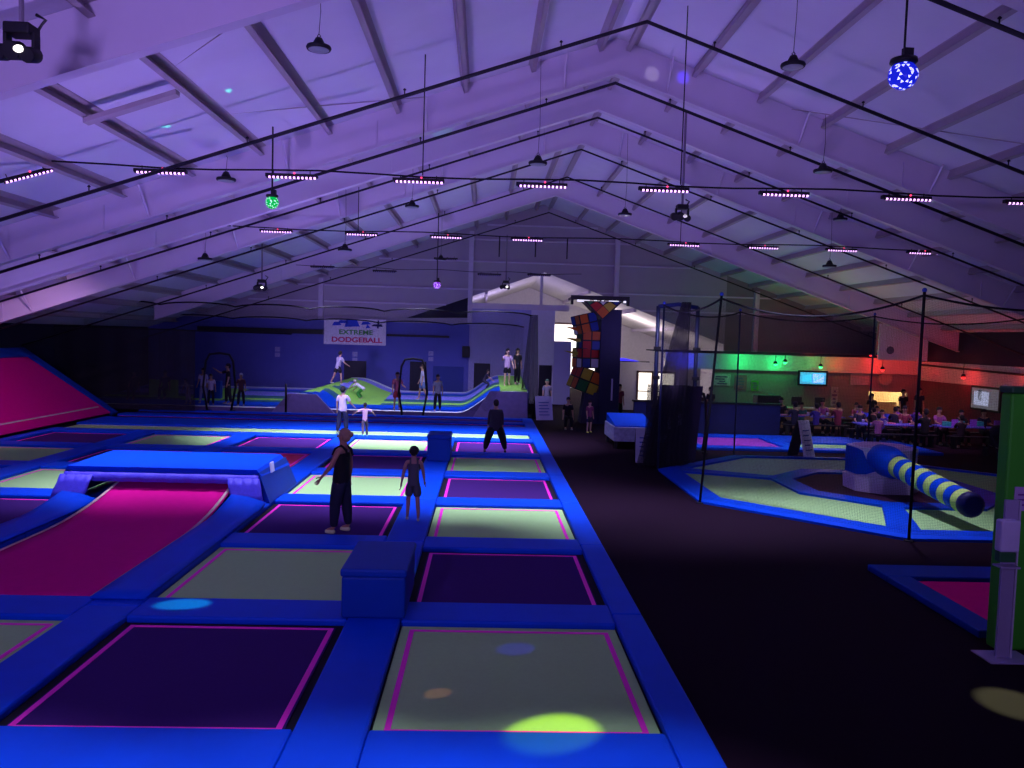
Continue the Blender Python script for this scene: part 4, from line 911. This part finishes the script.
for (x, y), nb in zip(TB, ('left back', 'right back', 'front left', 'front right')):
    bench(x, y-.72, 'black bench on the near side of the %s party table' % nb); bench(x, y+.72, 'black bench on the far side of the %s party table' % nb)
# pushchairs
for (x, y, lb) in ((17.0, 25.6, 'dark pushchair left of the pair behind the striped arm'), (18.2, 25.9, 'dark pushchair nearer the red wall')):
    t = thing('pushchair', (x, y, 0), lb, 'pushchair', 'dark pushchairs by the red wall')
    for sx in (-.26, .26):
        for (yy, r) in ((-.35, .11), (.30, .15)):
            MB().lathe([(r, -.02), (r, .02)], (sx, yy, r), 16, 0, Matrix.Rotation(PI/2, 4, 'Y')).build('wheel', pipe_m, t)
        MB().tube([(sx, -.35, .12), (sx, .05, .55), (sx, .45, 1.0)], .018, 6).build('side_frame', black_m, t)
        MB().tube([(sx, .30, .15), (sx, .05, .55)], .018, 6).build('strut', black_m, t)
    MB().tube([(-.26, .45, 1.0), (.26, .45, 1.0)], .022, 6).build('handle', black_m, t)
    MB().hex8([(-.24, -.3, .35), (.24, -.3, .35), (.24, .15, .40), (-.24, .15, .40)], [(-.24, -.3, .42), (.24, -.3, .42), (.24, .2, .85), (-.24, .2, .85)]).build('seat', mat('dark seat cloth', (.02, .02, .04), .8), t)
    MB().ball((0, .12, .85), (.25, .28, .22), 12).build('hood', mat('dark hood', (.025, .02, .05), .8), t)

# ------------------------------------------------------------------ people
def skin_mesh(name, V_, E_, R_, m_, parent, sub=2, smooth=True, root=0):
    me = bpy.data.meshes.new(name); me.from_pydata([tuple(v) for v in V_], E_, [])
    o = bpy.data.objects.new(name, me); COL.objects.link(o)
    md = o.modifiers.new('s', 'SKIN'); md.use_smooth_shade = smooth; md.branch_smoothing = .6
    for i, d in enumerate(me.skin_vertices[0].data):
        r = R_[i]; d.radius = (r if isinstance(r, tuple) else (r, r)); d.use_root = (i == root)
    o.modifiers.new('d', 'SUBSURF').levels = sub
    dg = bpy.context.evaluated_depsgraph_get(); dg.update()
    nm = bpy.data.meshes.new_from_object(o.evaluated_get(dg)); bpy.data.objects.remove(o); bpy.data.meshes.remove(me)
    nm.materials.clear(); nm.materials.append(m_)
    for p in nm.polygons: p.use_smooth = True
    n = bpy.data.objects.new(name, nm); COL.objects.link(n); n.parent = parent
    return n
def cloth(name, c): return mat('cloth '+name, c, .85, .12, 12, .1)
def rotx(v, a): return V((v.x, v.y*math.cos(a)-v.z*math.sin(a), v.y*math.sin(a)+v.z*math.cos(a)))
def person(loc, h, rz, label, top=(.02, .02, .03), bot=(.02, .02, .06), hair=(.02, .015, .01), sk=None, arms=((10, 8, 15), (-5, 8, 15)), legs=((5, 4, 5), (-5, 4, 5)),
           lean=0, seat=False, sleeves=.5, legwear=1.0, hairlen='short', shoe=(.5, .5, .4), fingers=False, girth=1.0, group=None, dress=False, headtilt=0, headturn=0, bun=False, lift=0, headwear=None):
    """arms: (swing forward, out, elbow bend) right then left; legs: (forward, out, knee bend). Faces +Y."""
    s = h/1.75; sk = sk or skin_m; g = girth
    if 34.4 < loc[1] < 41.6 and -17 < loc[0] < 1.85: loc = (loc[0], loc[1], hz(loc[0], loc[1]-34.3)-.01)
    root = thing('person', loc, label, 'person', group, rz)
    rad = math.radians
    pel = V((0, 0, .95))
    if seat: pel = V((0, 0, .56))
    ln = rad(-lean)
    def tor(y, z, x=0): return pel + rotx(V((x, y, z)), ln)
    spine, chest, neck = tor(0, .20), tor(.01, .40), tor(0, .53)
    hd = rad(headtilt)
    def hp(x, y, z):
        v = V((x*math.cos(rad(headturn))-y*math.sin(rad(headturn)), x*math.sin(rad(headturn))+y*math.cos(rad(headturn)), z))
        return neck + rotx(v, ln*.5-hd)
    Vt = [pel, spine, chest, neck, hp(0, .01, .07), hp(0, .03, .15), hp(0, .015, .225)]
    E = [(0, 1), (1, 2), (2, 3), (3, 4), (4, 5), (5, 6)]
    R = [(.105*g, .080*g), (.100*g, .072*g), (.105*g, .076*g), .056, .062, .088, .070]
    ch = {}
    def add(p, par, r): Vt.append(p); R.append(r); E.append((par, len(Vt)-1)); return len(Vt)-1
    ends = {}
    for sg, (aw, ou, eb), key in ((1, arms[0], 'r'), (-1, arms[1], 'l')):
        sh = tor(0, .465, sg*.165*(.9+.1*g)); i = add(sh, 2, .055)
        d = V((sg*math.sin(rad(ou)), math.sin(rad(aw))*math.cos(rad(ou)), -math.cos(rad(aw))*math.cos(rad(ou)))); el = sh+d*.28; j = add(el, i, .040)
        a2 = aw+eb; d2 = V((sg*math.sin(rad(ou*.6)), math.sin(rad(a2)), -math.cos(rad(a2)))).normalized(); wr = el+d2*.25; k = add(wr, j, .026)
        ha = wr+d2*.085; q = add(ha, k, (.036, .020))
        ends['arm'+key] = (sh, el, wr, ha, d2, sg)
        if fingers:
            side = V((0, 1, 0)).cross(d2);  side = V((0, 1, .1)) if side.length < .1 else V((0, 1, 0)) - d2*V((0, 1, 0)).dot(d2); side.normalize()
            nrm = d2.cross(side)
            for fi, (o_, L) in enumerate(((-.030, .055), (-.010, .068), (.010, .072), (.030, .064))):
                b0_ = ha+side*o_*.9+d2*.012; m1 = b0_+d2*L*.6+nrm*sg*.006; m2 = m1+d2*L*.35+nrm*sg*.022
                a_ = add(b0_, q, .009); b_ = add(m1, a_, .008); add(m2, b_, .0065)
            tb_ = wr+d2*.035+side*.030; a_ = add(tb_, k, .011); a_ = add(tb_+side*.028+d2*.028, a_, .010); add(tb_+side*.034+d2*.058, a_, .008)
        else:
            add(ha+d2*.07, q, (.030, .014))
    for sg, (fwd, ou, kb), key in ((1, legs[0], 'r'), (-1, legs[1], 'l')):
        hi = pel+V((sg*.085*g, 0, -.05)); i = add(hi, 0, .070*g)
        if seat: fwd, kb = 84, 84
        d = V((sg*math.sin(rad(ou)), math.sin(rad(fwd)), -math.cos(rad(fwd)))).normalized(); kn = hi+d*.41; j = add(kn, i, .056)
        a2 = fwd-kb; d2 = V((sg*math.sin(rad(ou*.8)), math.sin(rad(a2)), -math.cos(rad(a2)))).normalized(); mid = kn+d2*.16; mm_ = add(mid, j, .052)
        an_ = kn+d2*.40; k = add(an_, mm_, .034)
        toe = an_+V((0, .13, -.05)) if abs(a2) < 50 else an_+V((0, .08, -.10))
        t_ = add(toe, k, (.035, .025)); ends['leg'+key] = (hi, kn, mid, an_, toe, d2)
    low = min(min(v.z for v in Vt), 99) - .03
    dz = -low
    Sc = lambda L: [(v+V((0, 0, dz)))*s for v in L]
    skin_mesh('body', Sc(Vt), E, [tuple(x*s for x in r) if isinstance(r, tuple) else r*s for r in R], sk, root)
    # top
    tm = cloth('%.2f%.2f%.2f' % top, top); f = 1.13
    TV = [tor(0, -.24 if dress else -.16), tor(0, -.02), spine, chest, tor(0, .50)]; TE = [(0, 1), (1, 2), (2, 3), (3, 4)]; TR_ = [(.150*g, .125*g), (.160*g, .130*g), (.152*g, .120*g), (.165*g, .120*g), (.085, .08)]
    if sleeves == 0:
        for key in ('armr', 'arml'): TV.append(chest.lerp(ends[key][0], .72)+V((0, 0, .02))); TE.append((3, len(TV)-1)); TR_.append(.058)
    if sleeves > 0:
        for key in ('armr', 'arml'):
            sh, el, wr, ha, d2, sg = ends[key]
            TV.append(sh); TE.append((3, len(TV)-1)); TR_.append(.076)
            if sleeves <= .5: TV.append(sh.lerp(el, sleeves*1.7)); TE.append((len(TV)-2, len(TV)-1)); TR_.append(.066)
            else:
                TV.append(el); TE.append((len(TV)-2, len(TV)-1)); TR_.append(.052)
                TV.append(el.lerp(wr, .9)); TE.append((len(TV)-2, len(TV)-1)); TR_.append(.040)
    skin_mesh('dress' if dress else 'shirt', Sc(TV), TE, [tuple(x*s for x in r) if isinstance(r, tuple) else r*s for r in TR_], tm, root)
    if sleeves == 0:
        for sg in (-1, 1):
            MB().tube([(v+V((0, 0, dz)))*s for v in (tor(-.115*g, .36, sg*.085*g), tor(-.085*g, .47, sg*.085), tor(0, .535, sg*.08), tor(.085*g, .47, sg*.085), tor(.115*g, .36, sg*.085*g))], .022*s, 6).build('shoulder_strap', tm, root)
    bm2 = cloth('%.2f%.2f%.2f' % bot, bot)
    BV = [pel+V((0, 0, .10)), pel+V((0, 0, -.03))]; BE = [(0, 1)]; BR = [(.140*g, .112*g), (.140*g, .120*g)]
    for key in ('legr', 'legl'):
        hi, kn, mid, an_, toe, d2 = ends[key]
        BV.append(hi+V((0, 0, -.02))); BE.append((1, len(BV)-1)); BR.append(.118*g)
        if legwear < .6: BV.append(hi.lerp(kn, legwear*1.7)); BE.append((len(BV)-2, len(BV)-1)); BR.append(.105*g)
        else:
            BV.append(kn); BE.append((len(BV)-2, len(BV)-1)); BR.append(.084*g)
            if legwear > .8:
                BV.append(mid); BE.append((len(BV)-2, len(BV)-1)); BR.append(.076*g); BV.append(an_-d2*.01); BE.append((len(BV)-2, len(BV)-1)); BR.append(.062)
    skin_mesh('trousers' if legwear > .8 else 'shorts', Sc(BV), BE, [tuple(x*s for x in r) if isinstance(r, tuple) else r*s for r in BR], bm2, root)
    # hair
    hm = cloth('hair%.2f%.2f' % hair[:2], hair); Q = Matrix.Rotation(ln*.5-hd, 4, 'X') @ Matrix.Rotation(rad(headturn), 4, 'Z')
    b = MB(); c = (hp(0, -.008, .20)+V((0, 0, dz)))*s; b.ball(c, (.092*s, .104*s, .098*s), 14, 0, Q)
    c = (hp(0, -.035, .155)+V((0, 0, dz)))*s; b.ball(c, (.090*s, .082*s, .095*s), 12, 0, Q)
    if hairlen == 'long':
        c = (hp(0, -.06, .04)+V((0, 0, dz)))*s; b.ball(c, (.095*s, .060*s, .17*s), 12, 0, Q)
    if hairlen == 'curly':
        for k in range(26):
            a = k*2.4; z = 1-(k+.5)/26*1.25; rr_ = math.sqrt(max(0, 1-z*z))
            c = (hp(.085*rr_*math.cos(a), -.03+.085*rr_*math.sin(a)*.9, .185+.09*z)+V((0, 0, dz)))*s; b.ball(c, .040*s, 6)
    if bun: c = (hp(0, -.115, .20)+V((0, 0, dz)))*s; b.ball(c, .048*s, 10)
    b.build('hair', hm, root)
    b = MB(); c = (hp(0, .118, .135)+V((0, 0, dz)))*s; b.ball(c, (.014*s, .022*s, .022*s), 8, 0, Q); 
    b.build('nose', sk, root)
    for sg in (-1, 1):
        MB().ball((hp(sg*.086, .02, .14)+V((0, 0, dz)))*s, (.012*s, .022*s, .032*s), 8, 0, Q).build('ear', sk, root)
        MB().ball((hp(sg*.032, .105, .165)+V((0, 0, dz)))*s, (.012*s, .008*s, .007*s), 8, 0, Q).build('eye', mat('dark eye', (.03, .02, .02), .3), root)
    MB().ball((hp(0, .105, .095)+V((0, 0, dz)))*s, (.026*s, .010*s, .008*s), 8, 0, Q).build('mouth', mat('lips', (.35, .10, .09), .6), root)
    sm = cloth('shoe%.2f%.2f' % shoe[:2], shoe)
    for key in ('legr', 'legl'):
        hi, kn, mid, an_, toe, d2 = ends[key]
        a = (an_+V((0, -.03, -.055+dz)))*s; b_ = (toe+V((0, .03, -.012+dz)))*s
        skin_mesh('shoe', [a, a.lerp(b_, .55), b_], [(0, 1), (1, 2)], [.040*s, .046*s, .032*s], sm, root, 1)
    return root
D2R = math.radians
WH = (.62, .58, .72)
person((-2.42, 13.80, .045), 1.80, D2R(72), 'person in black vest and dark jeans standing on the third row purple trampoline', top=(.006, .006, .008), bot=(.010, .012, .035), hair=(.28, .17, .11), sk=mat('warm skin', (.34, .17, .12), .6), arms=((-6, 14, 14), (20, 12, 18)), legs=((-5, 2, 2), (6, 3, 4)), lean=-3, sleeves=0, fingers=True, girth=1.18, shoe=(.55, .60, .30), bun=True, headtilt=-4)
person((-1.24, 14.52, .11), 1.35, D2R(8), 'barefoot child in dark grey romper walking away along the blue pad', top=(.07, .07, .085), bot=(.06, .06, .075), hair=(.012, .010, .012), sk=mat('muted brown skin', (.30, .16, .14), .6), arms=((12, 14, 8), (-14, 16, 6)), legs=((-10, 3, 6), (12, 3, 14)), sleeves=0, legwear=.5, fingers=True, girth=.98, shoe=(.40, .38, .36), hairlen='curly', headtilt=8)  # skin is one even brown base tone
person((.38, 23.75, .05), 1.60, D2R(4), 'person in dark hooded top seen from behind, legs apart, on a far purple trampoline', top=(.030, .028, .045), bot=(.006, .006, .012), hair=(.006, .006, .008), arms=((4, 9, 14), (4, 9, 14)), legs=((4, 17, 8), (4, 17, 8)), sleeves=1, girth=1.5, dress=True, shoe=(.01, .01, .02), headtilt=12)
person((-4.78, 27.3, .04), 1.62, D2R(-20), 'boy in loose white shirt and navy trousers standing on the pale tumbling lane', top=(.48, .40, .60), bot=(.008, .01, .05), hair=(.006, .006, .008), arms=((25, 14, 30), (-6, 12, 20)), legs=((6, 3, 8), (-6, 3, 8)), sleeves=.5, girth=1.1, shoe=(.4, .4, .5))
person((-3.85, 26.1, .11), 1.12, D2R(15), 'small child in pink and white top with arms out behind the near figures', top=(.75, .45, .60), bot=(.08, .06, .10), hair=(.02, .012, .015), arms=((30, 55, 20), (25, 60, 30)), legs=((8, 4, 10), (-14, 4, 25)), sleeves=.5, girth=.9, shoe=(.05, .6, .7))
person((-7.0, 38.5, 1.02), 1.62, D2R(-35), 'person in grey shirt and black shorts climbing the foam hump below the banner', top=(.36, .34, .44), bot=(.012, .012, .02), arms=((20, 15, 40), (35, 25, 30)), legs=((14, 6, 18), (-18, 6, 10)), lean=14, legwear=.45, shoe=(.6, .6, .65), hair=(.008, .008, .01))
person((-5.7, 37.8, .95), 1.35, D2R(70), 'child in white crouching against the crest of the foam hump', top=(.7, .66, .8), bot=(.05, .3, .05), seat=False, lean=60, arms=((40, 20, 10), (50, 20, 10)), legs=((60, 6, 95), (50, 6, 90)), hair=(.6, .55, .5))
person((-3.75, 34.7, .2), 1.66, D2R(-160), 'person in pink top with red shorts standing left of the middle arch frame', top=(.35, .08, .16), bot=(.30, .02, .04), hair=(.02, .01, .01), legwear=.5, arms=((5, 10, 20), (20, 12, 60)), shoe=(.2, .1, .15))
person((-2.95, 38.3, .42), 1.72, D2R(95), 'person in pale shirt and blue shorts walking on the court inside the middle arch frame', top=(.42, .42, .58), bot=(.10, .16, .35), hair=(.05, .03, .02), legwear=.5, legs=((15, 3, 8), (-15, 3, 10)), shoe=(.5, .5, .5))
person((-2.0, 34.7, .2), 1.60, D2R(-170), 'person in checked grey shirt and black trousers right of the middle arch frame', top=(.26, .28, .36), bot=(.01, .01, .02), hair=(.02, .015, .015), shoe=(.5, .3, .6), headwear=None)
person((1.05, 36.8, 1.13), 1.72, D2R(-165), 'woman in lilac top with long black hair on the right end of the ramp court', top=(.60, .40, .70), bot=(.01, .01, .02), hair=(.004, .004, .006), hairlen='long', legwear=.45, arms=((35, 25, 80), (10, 10, 20)), shoe=(.5, .7, .2), sk=skin2_m)
person((1.55, 37.6, 1.2), 1.7, D2R(-150), 'person in black standing just behind the woman on the right ramp end', top=(.01, .01, .02), bot=(.01, .01, .02), hair=(.004, .004, .006), hairlen='long')
person((.0, 38.0, .62), 1.2, D2R(-100), 'dark clothed child crouching on the blue slope of the ramp court right end', top=(.03, .02, .05), bot=(.02, .02, .05), legs=((65, 8, 95), (60, 8, 100)), lean=25, arms=((40, 15, 20), (30, 15, 20)), shoe=(.7, .7, .75))
person((2.9, 36.6, 0), 1.62, D2R(-175), 'person in lavender top beside the net bundle at the right of the ramp court', top=(.28, .26, .40), bot=(.04, .04, .09), hair=(.10, .2, .14), sk=skin2_m)
person((-12.75, 34.9, .21), 1.15, D2R(140), 'small child in white bending at the far left of the ramp court', top=(.6, .58, .75), bot=(.55, .52, .7), lean=20)
person((-12.25, 35.3, .2), 1.55, D2R(170), 'child in long white shirt, tallest of the pale figures at far left', top=(.62, .6, .8), bot=(.3, .3, .5))
person((-11.75, 34.8, .2), 1.35, D2R(-160), 'child in white shirt and black trousers left of the left arch frame', top=(.55, .5, .65), bot=(.01, .01, .02), arms=((30, 10, 40), (5, 10, 10)))
person((-11.15, 35.2, .2), 1.78, D2R(120), 'adult in black top raising one arm inside the left arch frame', top=(.012, .012, .02), bot=(.02, .02, .03), arms=((75, 20, 50), (5, 10, 10)), sleeves=.5)
person((-10.45, 34.75, .2), 1.42, D2R(-175), 'child in white cap and dark clothes at the right of the left arch frame', top=(.10, .04, .06), bot=(.01, .01, .02), hair=(.65, .62, .7))
for (x, y, lb, c) in ((-15.6, 36.2, 'dim seated figure, left one in the dark corner behind the angled trampoline', (.12, .10, .08)), (-14.4, 36.6, 'dim seated figure, right one in the dark corner behind the angled trampoline', (.06, .05, .08))):
    person((x, y, .2), 1.6, D2R(180), lb, top=c, bot=(.02, .02, .03), seat=True)
# lobby crowd
cc = [(.02, .02, .05), (.05, .03, .25), (.20, .03, .06), (.03, .02, .03), (.05, .22, .18), (.30, .08, .28), (.02, .02, .02)]
q = 0
cn = ['navy', 'violet', 'dark red', 'black', 'teal', 'purple', 'charcoal']
for (x, y), nb in zip(TB, ('left back', 'right back', 'front left', 'front right')):
    for side_, dy, rz_ in (('near', -.72, 0), ('far', .72, 180)):
        for dx, wd in ((-.85, 'left'), (0, 'middle'), (.85, 'right')):
            if side_ == 'near' and wd == 'middle' and nb.startswith('front'): continue
            person((x+dx, y+dy, .0), rr.uniform(1.45, 1.75), D2R(rz_+rr.uniform(-15, 15)), 'guest in %s, %s seat on the %s side of the %s party table' % (cn[q % 7], wd, side_, nb), top=cc[q % 7], bot=(.01, .01, .02), hair=(.015, .01, .01), seat=True, arms=((40, 8, 45), (35, 8, 50)), group='seated party guests')
            q += 1
for (x, y, h, lb, c) in ((18.6, 34.8, 1.7, 'standing guest in black, left silhouette before the bright kitchen opening', (.01, .01, .01)), (19.6, 35.3, 1.75, 'standing guest in dark blue, right silhouette before the kitchen opening', (.015, .02, .05)), (16.9, 34.2, 1.5, 'standing guest in charcoal at the left of the kitchen opening', (.02, .02, .02)),
                         (7.4, 32.5, 1.7, 'person in violet top behind the navy barrier', (.14, .10, .22)), (9.6, 33.5, 1.65, 'person in black behind the navy barrier near the arch hoop', (.02, .02, .04)), (5.9, 34.5, 1.6, 'person in dark red top right of the climbing tower', (.16, .02, .05))):
    person((x, y, 0), h, D2R(rr.uniform(150, 210)), lb, top=c, bot=(.01, .01, .015), hair=(.02, .012, .01))
person((4.0, 29.9, 0), 1.2, D2R(200), 'child with lime socks in the shadow at the foot of the climbing tower', top=(.16, .03, .10), bot=(.02, .02, .04), legwear=.5, shoe=(.7, .85, .1))
person((3.3, 31.0, 0), 1.55, D2R(180), 'person in black sitting low left of the climbing tower', top=(.012, .012, .014), bot=(.012, .012, .014), seat=True)
